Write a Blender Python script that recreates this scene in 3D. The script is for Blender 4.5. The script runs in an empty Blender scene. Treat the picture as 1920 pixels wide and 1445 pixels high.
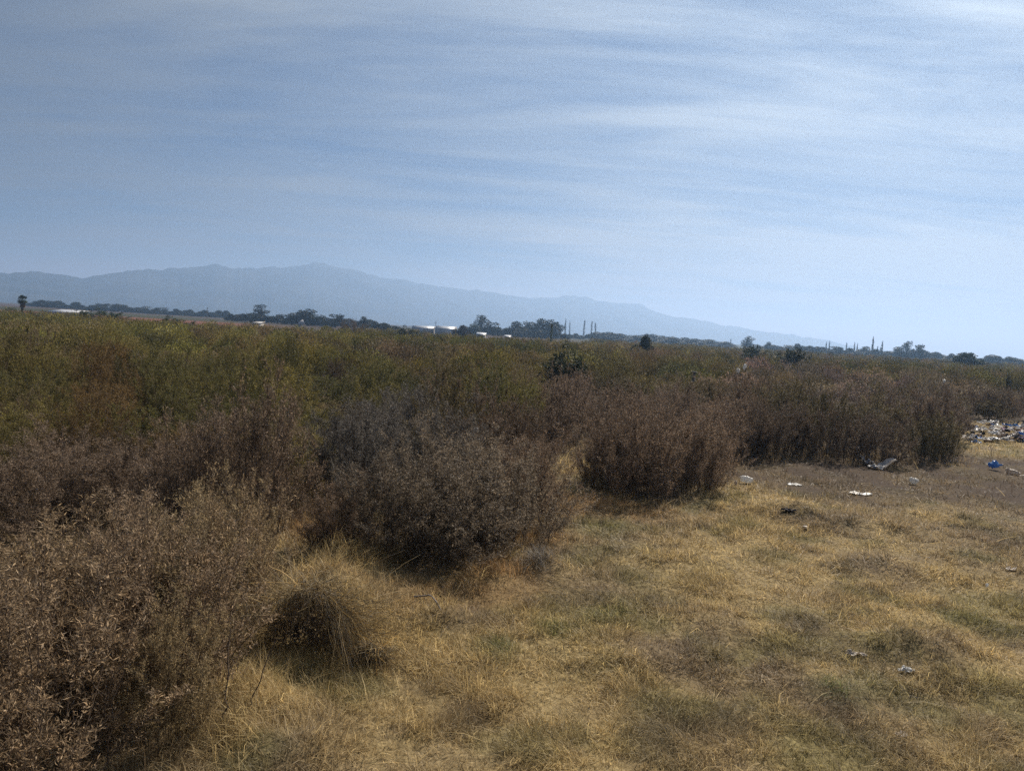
import bpy, math, random
import numpy as np
from mathutils import Matrix, Vector

random.seed(5)
RNG = np.random.default_rng(11)
scene = bpy.context.scene
COL = scene.collection
PI = math.pi

# ---------------------------------------------------------------- camera
CAM_H = 3.5
FPX = 1423.0
ROLL = math.atan(0.058)
PITCH = math.atan(103 * math.cos(ROLL) / FPX)
Fv = np.array([0, math.cos(PITCH), -math.sin(PITCH)])
Uv = np.array([0, math.sin(PITCH), math.cos(PITCH)])
Rv = np.array([1.0, 0, 0])
Xc = math.cos(ROLL) * Rv + math.sin(ROLL) * Uv
Yc = -math.sin(ROLL) * Rv + math.cos(ROLL) * Uv
EYE = np.array([0, 0, CAM_H])


def ray(px, py):
    d = Fv * FPX + Xc * (px - 960) - Yc * (py - 722.5)
    return d / np.linalg.norm(d)


def ground_at(px, py, z=0.0):
    d = ray(px, py)
    t = (z - CAM_H) / d[2]
    p = EYE + d * t
    return p[0], p[1]


def point_at(px, py, Y):
    d = ray(px, py)
    return EYE + d * (Y / d[1])


def pix(x, y, z):
    v = np.stack([np.asarray(x, float), np.asarray(y, float), np.asarray(z, float) - CAM_H], -1)
    w = v @ Fv
    return 960 + FPX * (v @ Xc) / w, 722.5 - FPX * (v @ Yc) / w


def horizon(px):
    return 563 + 0.058 * px


cam_d = bpy.data.cameras.new("camera")
cam = bpy.data.objects.new("camera", cam_d)
COL.objects.link(cam)
Rm = Matrix(((Xc[0], Yc[0], -Fv[0]), (Xc[1], Yc[1], -Fv[1]), (Xc[2], Yc[2], -Fv[2])))
cam.matrix_world = Matrix.Translation(Vector(EYE)) @ Rm.to_4x4()
cam_d.sensor_fit = 'HORIZONTAL'
cam_d.sensor_width = 36
cam_d.lens = 36 * FPX / 1920
cam_d.clip_start = 0.1
cam_d.clip_end = 40000
scene.camera = cam

# ---------------------------------------------------------------- noise


def _hash(ix, iy, seed):
    h = (ix.astype(np.int64) * 374761393 + iy.astype(np.int64) * 668265263 + seed * 144665) & 0xFFFFFFFF
    h = ((h ^ (h >> 13)) * 1274126177) & 0xFFFFFFFF
    return ((h ^ (h >> 16)) & 0xFFFF) / 65535.0


def vnoise(x, y, seed=0):
    x = np.asarray(x, float); y = np.asarray(y, float)
    ix = np.floor(x); iy = np.floor(y)
    fx = x - ix; fy = y - iy
    fx = fx * fx * (3 - 2 * fx); fy = fy * fy * (3 - 2 * fy)
    a = _hash(ix, iy, seed); b = _hash(ix + 1, iy, seed)
    c = _hash(ix, iy + 1, seed); d = _hash(ix + 1, iy + 1, seed)
    return (a * (1 - fx) + b * fx) * (1 - fy) + (c * (1 - fx) + d * fx) * fy


def fbm(x, y, seed=0, o=4):
    s = 0; a = 0.5; t = 0
    for i in range(o):
        s = s + a * vnoise(x * 2 ** i, y * 2 ** i, seed + i * 17); t += a; a *= 0.5
    return s / t


def smooth(e0, e1, x):
    t = np.clip((x - e0) / (e1 - e0), 0, 1)
    return t * t * (3 - 2 * t)


# ---------------------------------------------------------------- open ground (clearing) outline
CLEAR_PX = [(380, 1500), (455, 1340), (520, 1250), (560, 1130), (600, 1040), (585, 950), (625, 945),
            (650, 1030), (690, 1120), (800, 1120), (930, 1080), (1000, 1030), (1060, 960), (1050, 870), (1085, 868), (1100, 935),
            (1220, 950), (1330, 950), (1392, 915), (1400, 868), (1500, 865), (1640, 880), (1835, 885),
            (1850, 850), (1810, 834), (1830, 795), (2000, 790), (2600, 800), (2600, 1500)]
CLEAR = np.array([ground_at(*p) for p in CLEAR_PX])


def clear_dist(x, y):
    """signed distance to the clearing outline (negative inside)"""
    x = np.asarray(x, float).ravel(); y = np.asarray(y, float).ravel()
    inside = np.zeros(len(x), bool)
    best = np.full(len(x), 1e9)
    n = len(CLEAR)
    for i in range(n):
        x1, y1 = CLEAR[i]; x2, y2 = CLEAR[(i + 1) % n]
        dx, dy = x2 - x1, y2 - y1
        t = np.clip(((x - x1) * dx + (y - y1) * dy) / (dx * dx + dy * dy + 1e-9), 0, 1)
        best = np.minimum(best, np.hypot(x - x1 - t * dx, y - y1 - t * dy))
        c = ((y1 > y) != (y2 > y)) & (x < (x2 - x1) * (y - y1) / (y2 - y1 + 1e-12) + x1)
        inside ^= c
    return np.where(inside, -best, best)


# mounds of cut grass and humps on the clearing (pixel of the foot, radius x, radius y, height)
MOUNDS = []
for (px, py, rx, ry, h) in [(1735, 1235, .8, .6, .13), (1690, 1215, .5, .4, .07), (1460, 955, 1.3, .6, .10), (1530, 965, 1.5, .5, .09),
                            (1600, 985, 1.2, .5, .12), (600, 1125, .75, .6, .3), (640, 1070, .5, .5, .22), (930, 1085, .5, .4, .12),
                            (1200, 1235, .9, .5, .09), (1650, 1060, 1.0, .6, .1), (1020, 1065, .5, .4, .12), (470, 1340, .5, .5, .14),
                            (820, 1165, .6, .3, .06), (560, 1420, .5, .4, .1), (1560, 1300, .5, .4, .08), (1350, 1180, .7, .5, .07)]:
    x, y = ground_at(px, py)
    MOUNDS.append((x, y, rx, ry, h * 1.35))


def gz(x, y):
    x = np.asarray(x, float); y = np.asarray(y, float)
    r = np.hypot(x, y)
    z = (fbm(x * .35, y * .35, 3, 3) - .5) * .22 * smooth(80, 30, r)
    z = z + (fbm(x * 1.7, y * 1.7, 8, 3) - .5) * .12 * smooth(60, 25, r)
    for (mx, my, rx, ry, h) in MOUNDS:
        q = ((x - mx) / rx) ** 2 + ((y - my) / ry) ** 2
        z = z + h * np.exp(-q * 1.3) * (0.75 + .5 * vnoise(x * 6, y * 6, 5))
    return z


# ---------------------------------------------------------------- mesh helpers


def mesh_np(name, V, F=None, T=None, mat=None, attrs=None, smoothf=False):
    """V (n,3); F (m,4) quads and/or T (k,3) triangles"""
    me = bpy.data.meshes.new(name)
    V = np.asarray(V, np.float32)
    me.vertices.add(len(V))
    me.vertices.foreach_set("co", V.ravel())
    loops = []; starts = []; pos = 0
    for arr, k in ((F, 4), (T, 3)):
        if arr is None or len(arr) == 0:
            continue
        arr = np.asarray(arr, np.int32)
        loops.append(arr.ravel())
        starts.append(pos + np.arange(len(arr)) * k)
        pos += arr.size
    L = np.concatenate(loops); S = np.concatenate(starts).astype(np.int32)
    me.loops.add(len(L)); me.loops.foreach_set("vertex_index", L)
    me.polygons.add(len(S)); me.polygons.foreach_set("loop_start", S)
    if smoothf:
        me.polygons.foreach_set("use_smooth", np.ones(len(S), bool))
    me.update(calc_edges=True)
    if attrs:
        for an, arr in attrs.items():
            a = me.attributes.new(an, 'FLOAT_COLOR', 'POINT')
            arr = np.asarray(arr, np.float32)
            if arr.shape[1] == 3:
                arr = np.concatenate([arr, np.ones((len(arr), 1), np.float32)], 1)
            a.data.foreach_set("color", arr.ravel())
    if mat:
        me.materials.append(mat)
    return me


def link(name, me, parent=None, loc=None, rz=0.0, sc=None):
    o = bpy.data.objects.new(name, me)
    COL.objects.link(o)
    if parent:
        o.parent = parent
    if loc is not None:
        o.location = loc
    o.rotation_euler = (0, 0, rz)
    if sc is not None:
        o.scale = sc
    return o


def tag(o, label=None, cat=None, group=None, kind=None):
    if label: o["label"] = label
    if cat: o["category"] = cat
    if group: o["group"] = group
    if kind: o["kind"] = kind
    return o


def tubes(paths, radii, sides=3):
    """paths (n,k,3), radii (n,k) -> quads"""
    n, k, _ = paths.shape
    t = np.gradient(paths, axis=1)
    t /= np.linalg.norm(t, axis=2, keepdims=True) + 1e-9
    ref = np.tile(np.array([0.31, 0.87, 0.2]), (n, k, 1))
    a = np.cross(t, ref); a /= np.linalg.norm(a, axis=2, keepdims=True) + 1e-9
    b = np.cross(t, a)
    th = np.arange(sides) * 2 * PI / sides
    V = paths[:, :, None, :] + radii[:, :, None, None] * (a[:, :, None, :] * np.cos(th)[None, None, :, None] + b[:, :, None, :] * np.sin(th)[None, None, :, None])
    idx = np.arange(n * k * sides).reshape(n, k, sides)
    i0 = idx[:, :-1, :]; i1 = idx[:, 1:, :]
    F = np.stack([i0, np.roll(i0, -1, 2), np.roll(i1, -1, 2), i1], -1).reshape(-1, 4)
    return V.reshape(-1, 3), F


def leaf_quads(P, D, L, Wd, rng):
    """diamond leaves at P pointing along D (n,3), length L, width Wd"""
    n = len(P)
    D = D / (np.linalg.norm(D, axis=1, keepdims=True) + 1e-9)
    r = rng.normal(size=(n, 3))
    S = np.cross(D, r); S /= np.linalg.norm(S, axis=1, keepdims=True) + 1e-9
    N = np.cross(S, D)
    L = L[:, None]; Wd = Wd[:, None]
    mid = P + D * L * .45 + N * L * .08
    tip = P + D * L + N * L * rng.uniform(-.25, .15, (n, 1))
    V = np.stack([P, mid + S * Wd * .5, tip, mid - S * Wd * .5], 1).reshape(-1, 3)
    F = np.arange(n * 4).reshape(n, 4)
    return V, F


# ---------------------------------------------------------------- materials


def new_mat(name):
    m = bpy.data.materials.new(name)
    m.use_nodes = True
    nt = m.node_tree
    nt.nodes.clear()
    out = nt.nodes.new('ShaderNodeOutputMaterial')
    return m, nt, out


def nd(nt, t, **kw):
    n = nt.nodes.new(t)
    for k, v in kw.items():
        setattr(n, k, v)
    return n


def leaf_material(name, source, ramp, transl=.3, rough=.6):
    """colour = source colour x random value per leaf"""
    m, nt, out = new_mat(name)
    geo = nd(nt, 'ShaderNodeNewGeometry')
    cr = nd(nt, 'ShaderNodeValToRGB')
    els = cr.color_ramp.elements
    els[0].position = ramp[0][0]; els[0].color = (*ramp[0][1], 1)
    els[1].position = ramp[-1][0]; els[1].color = (*ramp[-1][1], 1)
    for p, c in ramp[1:-1]:
        e = els.new(p); e.color = (*c, 1)
    nt.links.new(geo.outputs['Random Per Island'], cr.inputs[0])
    if source == 'object':
        s = nd(nt, 'ShaderNodeObjectInfo'); sc = s.outputs['Color']
    else:
        s = nd(nt, 'ShaderNodeAttribute', attribute_name='col'); sc = s.outputs['Color']
    mx = nd(nt, 'ShaderNodeMix', data_type='RGBA', blend_type='MULTIPLY')
    mx.inputs[0].default_value = 1
    nt.links.new(sc, mx.inputs[6]); nt.links.new(cr.outputs[0], mx.inputs[7])
    p = nd(nt, 'ShaderNodeBsdfPrincipled')
    p.inputs['Roughness'].default_value = rough
    p.inputs['Specular IOR Level'].default_value = .25
    nt.links.new(mx.outputs[2], p.inputs['Base Color'])
    tr = nd(nt, 'ShaderNodeBsdfTranslucent')
    nt.links.new(mx.outputs[2], tr.inputs['Color'])
    ms = nd(nt, 'ShaderNodeMixShader'); ms.inputs[0].default_value = transl
    nt.links.new(p.outputs[0], ms.inputs[1]); nt.links.new(tr.outputs[0], ms.inputs[2])
    nt.links.new(ms.outputs[0], out.inputs[0])
    return m


def noise_material(name, c1, c2, scale=8, rough=.8, bump=.0, spec=.2, transl=0.0, detail=4):
    m, nt, out = new_mat(name)
    tc = nd(nt, 'ShaderNodeTexCoord')
    nz = nd(nt, 'ShaderNodeTexNoise')
    nz.inputs['Scale'].default_value = scale; nz.inputs['Detail'].default_value = detail
    nt.links.new(tc.outputs['Object'], nz.inputs['Vector'])
    cr = nd(nt, 'ShaderNodeValToRGB')
    cr.color_ramp.elements[0].position = .35; cr.color_ramp.elements[1].position = .65
    cr.color_ramp.elements[0].color = (*c1, 1); cr.color_ramp.elements[1].color = (*c2, 1)
    nt.links.new(nz.outputs['Fac'], cr.inputs[0])
    p = nd(nt, 'ShaderNodeBsdfPrincipled')
    p.inputs['Roughness'].default_value = rough
    p.inputs['Specular IOR Level'].default_value = spec
    nt.links.new(cr.outputs[0], p.inputs['Base Color'])
    if bump:
        b = nd(nt, 'ShaderNodeBump'); b.inputs['Strength'].default_value = bump
        nt.links.new(nz.outputs['Fac'], b.inputs['Height']); nt.links.new(b.outputs[0], p.inputs['Normal'])
    last = p.outputs[0]
    if transl:
        tr = nd(nt, 'ShaderNodeBsdfTranslucent'); nt.links.new(cr.outputs[0], tr.inputs['Color'])
        ms = nd(nt, 'ShaderNodeMixShader'); ms.inputs[0].default_value = transl
        nt.links.new(last, ms.inputs[1]); nt.links.new(tr.outputs[0], ms.inputs[2]); last = ms.outputs[0]
    nt.links.new(last, out.inputs[0])
    return m


RAMP = [(0.0, (.35, .33, .32)), (.35, (.7, .68, .66)), (.7, (1.1, 1.08, 1.05)), (.9, (1.6, 1.56, 1.5)), (1.0, (2.3, 2.25, 2.15))]
RAMP_G = [(0.0, (.55, .55, .55)), (.4, (.85, .85, .83)), (.8, (1.15, 1.14, 1.1)), (1.0, (1.55, 1.5, 1.4))]
M_LEAF = leaf_material('dry_leaf', 'object', RAMP, .42)
M_BRUSH = leaf_material('brush_leaf', 'attr', RAMP_G, .42)
M_CROWN = leaf_material('crown_leaf', 'object', RAMP_G, .2)
M_GRASS = leaf_material('grass_blade', 'attr', [(0.0, (.5, .48, .46)), (.4, (.85, .84, .82)), (.8, (1.15, 1.15, 1.12)), (1.0, (1.7, 1.7, 1.65))], .45, .55)
M_STEM = noise_material('stem_bark', (.06, .043, .033), (.18, .135, .10), 6)
M_PALE_STEM = noise_material('dry_stem', (.16, .12, .085), (.30, .24, .17), 6)
M_BARK = noise_material('tree_bark', (.06, .05, .045), (.14, .12, .10), 2)
M_FROND = noise_material('palm_frond', (.035, .055, .022), (.075, .095, .04), 3, .5)
M_WHITE = noise_material('white_plastic', (.72, .72, .71), (.82, .82, .81), 9, .35, .15, .5, .5)
M_PALE = noise_material('dirty_plastic', (.50, .44, .38), (.72, .66, .60), 7, .5, .25, .4, .4)
M_BLUE = noise_material('blue_plastic', (.10, .27, .62), (.25, .48, .80), 5, .35, .2, .5, .35)
M_CLEARP = noise_material('grey_plastic', (.5, .49, .49), (.72, .70, .69), 6, .35, .2, .4, .5)
M_DARKP = noise_material('dark_plastic', (.02, .02, .028), (.05, .045, .06), 6, .8, .3, .1)
M_PINK = noise_material('pink_cloth', (.38, .25, .28), (.55, .42, .45), 8, .8)
M_CARD = noise_material('cardboard', (.25, .16, .10), (.38, .27, .17), 8, .85)
M_GREENHOUSE = noise_material('greenhouse_film', (.42, .44, .47), (.55, .56, .58), .4, .35, 0, .4)
M_WALL = noise_material('pale_wall', (.5, .48, .45), (.62, .6, .57), .6, .9)
M_ROOF = noise_material('roof_sheet', (.30, .29, .28), (.42, .41, .40), .8, .6)
M_POST = noise_material('weathered_wood', (.16, .15, .15), (.28, .26, .25), 5, .9)
M_WPOST = noise_material('white_paint', (.55, .55, .54), (.75, .75, .74), 5, .7)
M_GPOST = noise_material('green_grey_paint', (.14, .18, .13), (.22, .25, .18), 5, .7)

# ---------------------------------------------------------------- sun and sky
SUN_AZ, SUN_EL = math.radians(31), math.radians(41)     # azimuth from +Y towards +X
SD = Vector((math.sin(SUN_AZ) * math.cos(SUN_EL), math.cos(SUN_AZ) * math.cos(SUN_EL), math.sin(SUN_EL)))
sl = bpy.data.lights.new('sun', 'SUN')
sl.energy = 5.0
sl.angle = math.radians(0.9)
sl.color = (1.0, .91, .77)
so = bpy.data.objects.new('sun', sl)
COL.objects.link(so)
so.rotation_euler = (-SD).to_track_quat('-Z', 'Y').to_euler()
so.location = (0, 0, 60)

world = bpy.data.worlds.new("World")
scene.world = world
world.use_nodes = True
nt = world.node_tree
nt.nodes.clear()
wo = nd(nt, 'ShaderNodeOutputWorld')
bg = nd(nt, 'ShaderNodeBackground')
SKY_STRENGTH = 0.104
bg.inputs['Strength'].default_value = SKY_STRENGTH
sky = nd(nt, 'ShaderNodeTexSky')
sky.sky_type = 'NISHITA'
sky.sun_disc = False
sky.sun_elevation = SUN_EL
sky.sun_rotation = SUN_AZ
sky.altitude = 1700
sky.air_density = 1.0
sky.dust_density = 0.6
sky.ozone_density = 1.5
tc = nd(nt, 'ShaderNodeTexCoord')
sep = nd(nt, 'ShaderNodeSeparateXYZ')
nt.links.new(tc.outputs['Generated'], sep.inputs[0])


def mth(op, a, b=None, c=None, clamp=False):
    n = nd(nt, 'ShaderNodeMath', operation=op, use_clamp=clamp)
    for i, v in enumerate((a, b, c)):
        if v is None: continue
        if isinstance(v, (int, float)): n.inputs[i].default_value = v
        else: nt.links.new(v, n.inputs[i])
    return n.outputs[0]


zc = mth('MAXIMUM', sep.outputs[2], 0.0)
den = mth('ADD', zc, 0.10)
cx = mth('DIVIDE', sep.outputs[0], den)
cy = mth('DIVIDE', sep.outputs[1], den)
cmb = nd(nt, 'ShaderNodeCombineXYZ')
nt.links.new(cx, cmb.inputs[0]); nt.links.new(cy, cmb.inputs[1])


def cloud(scale, rot, stretch, detail, lo, hi, dist=0.0, off=0.0, rough=.55):
    mp = nd(nt, 'ShaderNodeMapping')
    mp.inputs['Rotation'].default_value = (0, 0, rot)
    mp.inputs['Scale'].default_value = (scale / stretch, scale, 1)
    mp.inputs['Location'].default_value = (off, off * .7, 0)
    nt.links.new(cmb.outputs[0], mp.inputs['Vector'])
    n = nd(nt, 'ShaderNodeTexNoise')
    n.inputs['Scale'].default_value = 1.0
    n.inputs['Detail'].default_value = detail
    n.inputs['Roughness'].default_value = rough
    n.inputs['Distortion'].default_value = dist
    nt.links.new(mp.outputs[0], n.inputs['Vector'])
    mr = nd(nt, 'ShaderNodeMapRange', interpolation_type='SMOOTHSTEP')
    mr.inputs['From Min'].default_value = lo; mr.inputs['From Max'].default_value = hi
    nt.links.new(n.outputs['Fac'], mr.inputs['Value'])
    return mr.outputs[0]


c_big = cloud(.6, math.radians(30), 1.8, 5, .36, .66, .5, 3.1)
c_str = cloud(1.7, math.radians(20), 3.2, 8, .34, .76, .6, 7.7, .62)
c_fine = cloud(6.0, math.radians(9), 6.0, 6, .42, .7, .3, 1.3, .62)
cov = mth('ADD', mth('MULTIPLY', c_big, .55), mth('MULTIPLY', c_str, .5))
cov = mth('ADD', cov, mth('MULTIPLY', c_fine, .13))
# closeness to the sun: thin cirrus scatters forward
dp = nd(nt, 'ShaderNodeVectorMath', operation='DOT_PRODUCT')
nt.links.new(tc.outputs['Generated'], dp.inputs[0]); dp.inputs[1].default_value = SD
near = mth('POWER', mth('MAXIMUM', dp.outputs['Value'], 0.0), 3.6)
cov = mth('ADD', cov, mth('ADD', mth('MULTIPLY', mth('POWER', mth('SUBTRACT', 1.0, zc), 9.0), .35), .22))
cov = mth('MULTIPLY', cov, mth('ADD', mth('MULTIPLY', near, .9), .62), clamp=True)
side = nd(nt, 'ShaderNodeMapRange', interpolation_type='SMOOTHSTEP')
side.inputs['From Min'].default_value = -.4; side.inputs['From Max'].default_value = .75
side.inputs['To Min'].default_value = .5; side.inputs['To Max'].default_value = 1.95
nt.links.new(dp.outputs['Value'], side.inputs['Value'])
cl_b = mth('ADD', mth('MULTIPLY', near, 5.9), side.outputs[0])
ccol = nd(nt, 'ShaderNodeVectorMath', operation='SCALE')
ccol.inputs[0].default_value = (.74, .83, .92)
nt.links.new(cl_b, ccol.inputs['Scale'])
mix = nd(nt, 'ShaderNodeMix', data_type='RGBA')
nt.links.new(cov, mix.inputs[0])
tint = nd(nt, 'ShaderNodeMix', data_type='RGBA', blend_type='MULTIPLY')
tint.inputs[0].default_value = 1
nt.links.new(sky.outputs[0], tint.inputs[6]); tint.inputs[7].default_value = (.15, .235, .34, 1)
nt.links.new(tint.outputs[2], mix.inputs[6]); nt.links.new(ccol.outputs[0], mix.inputs[7])
nt.links.new(mix.outputs[2], bg.inputs['Color'])
nt.links.new(bg.outputs[0], wo.inputs['Surface'])

# ---------------------------------------------------------------- ground
STRAW = np.array([.54, .415, .205]); TAN = np.array([.42, .325, .185]); OLIVE = np.array([.20, .185, .075])
DEAD = np.array([.215, .155, .105]); SOIL = np.array([.125, .088, .064]); ORANGE = np.array([.36, .225, .105]); GREEN = np.array([.16, .175, .06])


def lerp(a, b, t):
    return a * (1 - t[:, None]) + b * t[:, None]


SOIL_SPOTS = [(*ground_at(px, py), r) for px, py, r in [(1500, 890, 3.2), (1650, 900, 3.0), (1850, 915, 3.5), (1430, 890, 1.6), (1760, 905, 2.5), (1900, 880, 3.0)]]
ORANGE_SPOTS = [(*ground_at(px, py), r) for px, py, r in [(930, 1080, .9), (1000, 1000, .8), (900, 1110, .8), (1120, 950, 1.2), (1180, 960, 1.0), (600, 1080, .8), (1070, 872, 1.0), (800, 1110, .8), (590, 980, .8)]]
STRAW_SPOTS = [(*ground_at(px, py), r) for px, py, r in [(640, 1080, .8), (600, 1000, .8), (720, 1190, .8), (1000, 1240, 1.0), (480, 1330, .6), (1350, 1080, 1.4)]]
GREEN_SPOTS = [(*ground_at(px, py), r) for px, py, r in [(1650, 1300, .4), (1570, 1310, .4), (1750, 1340, .35), (930, 1225, .28), (1040, 1185, .3), (1150, 1150, .5), (1850, 1130, .7), (1830, 1170, .5), (1220, 1175, .3), (1220, 1400, .35), (1480, 1165, .5), (1560, 1420, .6), (1900, 1330, .6), (650, 1290, .4), (1130, 990, .8), (460, 1440, .3), (560, 1270, .35)]]
DEAD_SPOTS = [(*ground_at(px, py), r) for px, py, r in [(1200, 1215, .35), (1270, 1250, .45), (1330, 1275, .3), (1320, 1200, .25), (1510, 1180, .35), (1450, 1275, .4), (1640, 1060, .7), (1660, 1070, .6), (860, 1350, .3), (1230, 1395, .35), (1000, 1070, .5), (1500, 975, .6), (1080, 1110, .6), (1740, 1225, .45), (1560, 1340, .4), (870, 1160, .5), (1860, 1010, 1.0)]]


def spots(x, y, S):
    w = np.zeros(len(x))
    for (sx, sy, r) in S:
        wob = .7 + .6 * vnoise(x * 3 / max(r, .4), y * 3 / max(r, .4), 77)
        q = np.hypot((x - sx), (y - sy) * .8) / (r * wob)
        w = np.maximum(w, smooth(1.25, .45, q))
    return w


def grass_color(x, y):
    n1 = fbm(x * .55, y * .55, 21, 4); n2 = fbm(x * 1.3, y * 1.3, 31, 3); n3 = fbm(x * .9, y * .9, 41, 3)
    c = lerp(np.tile(TAN, (len(x), 1)), STRAW, smooth(.35, .65, n1))
    c = lerp(c, OLIVE, .6 * smooth(.50, .70, n2) * smooth(-2.5, 1.5, x))
    c = lerp(c, DEAD, .36 * smooth(.55, .7, fbm(x * 2.4, y * 2.4, 41, 3)))
    c = lerp(c, STRAW, .8 * spots(x, y, STRAW_SPOTS))
    c = lerp(c, ORANGE, .55 * spots(x, y, ORANGE_SPOTS))
    c = lerp(c, GREEN, .42 * spots(x, y, GREEN_SPOTS))
    c = lerp(c, DEAD, .5 * spots(x, y, DEAD_SPOTS))
    c = lerp(c, SOIL, (.72 + .25 * smooth(.35, .6, fbm(x * 1.1, y * 1.1, 87, 3))) * spots(x, y, SOIL_SPOTS))
    return c


nr, na = 420, 520
rr = np.concatenate([[0.0], np.geomspace(.6, 14000, nr - 1)])
aa_f = np.linspace(-48, 48, 400); aa_b = np.linspace(48, 312, na - 400 + 1)[1:]
aa = np.radians(np.concatenate([aa_f, aa_b[:-1]]))
na = len(aa)
RR, AA = np.meshgrid(rr, aa, indexing='ij')
gx = (RR * np.sin(AA)).ravel(); gy = (RR * np.cos(AA)).ravel()
gzv = gz(gx, gy)
I = np.arange(nr * na).reshape(nr, na)
Fq = np.stack([I[:-1], I[1:], np.roll(I[1:], -1, 1), np.roll(I[:-1], -1, 1)], -1).reshape(-1, 4)[:, ::-1]
cd = clear_dist(gx, gy)
gc = grass_color(gx, gy) * .5  # darker than the blades: shade between them painted into the ground colour
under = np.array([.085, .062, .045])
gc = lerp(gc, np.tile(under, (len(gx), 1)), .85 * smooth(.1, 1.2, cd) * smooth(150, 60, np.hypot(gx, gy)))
far = smooth(95, 190, np.hypot(gx, gy))
fieldn = fbm(gx * .004, gy * .012, 9, 3)
fcol = lerp(np.tile(np.array([.115, .08, .066]), (len(gx), 1)), np.array([.075, .08, .04]), np.maximum(smooth(.42, .55, fieldn), smooth(0, 60, gx)))
fcol = fcol * .6
fcol = lerp(fcol, np.array([.20, .08, .055]), smooth(-70, -110, gx) * smooth(180, 230, gy) * smooth(330, 280, gy) * .8)
gc = lerp(gc, fcol, far)
m, nt2, out = new_mat('ground_soil')
at = nd(nt2, 'ShaderNodeAttribute', attribute_name='col')
tcg = nd(nt2, 'ShaderNodeTexCoord')
nz = nd(nt2, 'ShaderNodeTexNoise'); nz.inputs['Scale'].default_value = 14; nz.inputs['Detail'].default_value = 6
nt2.links.new(tcg.outputs['Object'], nz.inputs['Vector'])
crg = nd(nt2, 'ShaderNodeValToRGB')
crg.color_ramp.elements[0].position = .3; crg.color_ramp.elements[0].color = (.5, .48, .46, 1)
crg.color_ramp.elements[1].position = .72; crg.color_ramp.elements[1].color = (1.3, 1.3, 1.3, 1)
nt2.links.new(nz.outputs['Fac'], crg.inputs[0])
mg = nd(nt2, 'ShaderNodeMix', data_type='RGBA', blend_type='MULTIPLY'); mg.inputs[0].default_value = 1
nt2.links.new(at.outputs['Color'], mg.inputs[6]); nt2.links.new(crg.outputs[0], mg.inputs[7])
pg = nd(nt2, 'ShaderNodeBsdfPrincipled'); pg.inputs['Roughness'].default_value = .95; pg.inputs['Specular IOR Level'].default_value = .1
nt2.links.new(mg.outputs[2], pg.inputs['Base Color'])
bp = nd(nt2, 'ShaderNodeBump'); bp.inputs['Strength'].default_value = .6; bp.inputs['Distance'].default_value = .05
nt2.links.new(nz.outputs['Fac'], bp.inputs['Height']); nt2.links.new(bp.outputs[0], pg.inputs['Normal'])
nt2.links.new(pg.outputs[0], out.inputs[0])
M_GROUND = m
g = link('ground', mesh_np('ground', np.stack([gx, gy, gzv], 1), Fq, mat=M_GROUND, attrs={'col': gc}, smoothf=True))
tag(g, 'flat plain of dry grass and bare earth under the brush', 'ground', kind='structure')

# ---------------------------------------------------------------- mountains
CREST = [(-500, 520), (-300, 506), (-150, 515), (-60, 505), (0, 510), (25, 512), (60, 508), (100, 514), (125, 516), (155, 521), (185, 516), (240, 508), (265, 506), (280, 504), (300, 505), (345, 500),
         (385, 497), (405, 494), (420, 499), (440, 503), (500, 500), (545, 501), (570, 496), (590, 491), (610, 495), (650, 503), (685, 511), (715, 520), (750, 523), (800, 533),
         (860, 540), (910, 546), (950, 553), (1000, 558), (1050, 557), (1075, 552), (1100, 557), (1130, 565), (1170, 570), (1200, 569), (1225, 581), (1260, 594), (1310, 598),
         (1350, 607), (1400, 617), (1440, 622), (1500, 629), (1545, 637), (1600, 648), (1680, 660), (1800, 668)]
cp = np.array(CREST, float)
pxs = np.linspace(-500, 1800, 900)
pys = np.interp(pxs, cp[:, 0], cp[:, 1])
k = np.array([1, 2, 3, 2, 1.]); k /= k.sum()
pys = np.convolve(np.pad(pys, 2, mode='edge'), k, 'valid')
pys = pys - (fbm(pxs / 16, pxs * 0, 4, 4) - .5) * 6
ss = np.linspace(-1, 1, 61)
V = []
for px, py in zip(pxs, pys):
    d = ray(px, py)
    D = 3300 + 2600 * smooth(-100, 1700, np.float64(px))
    hd = d[:2] / np.linalg.norm(d[:2])
    el = d[2] / np.linalg.norm(d[:2])
    H = max(CAM_H + el * D, 4)
    r = np.where(ss < 0, D + ss * min(1500, 500 + H * 3.2), D + ss * 1200)
    prof = np.where(ss < 0, (1 + ss) ** 1.7, (1 - ss) ** 1.5)
    X = hd[0] * r; Y = hd[1] * r
    w = np.clip(1 - np.abs(ss), 0, 1) * np.clip(np.abs(ss) * 4, 0, 1)
    rid = 1 - np.abs(2 * fbm(X / 420, Y / 900, 61, 4) - 1)
    Z = H * prof + (rid - .75) * H * .55 * w - 1.0
    V.append(np.stack([X, Y, Z], 1))
V = np.concatenate(V)
MTN_TOP = float(V[:, 2].max())
print('mountain top', MTN_TOP)
I = np.arange(len(pxs) * len(ss)).reshape(len(pxs), len(ss))
Fm = np.stack([I[:-1, :-1], I[1:, :-1], I[1:, 1:], I[:-1, 1:]], -1).reshape(-1, 4)
M_HILL = noise_material('mountain_scrub', (.010, .017, .016), (.034, .04, .034), .006, .95, 0, .1, 0, 8)
tag(link('mountains', mesh_np('mountains', V, Fm, mat=M_HILL, smoothf=True)), 'long hazy blue mountain ridge falling away to the right', 'mountains', kind='structure')

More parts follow.
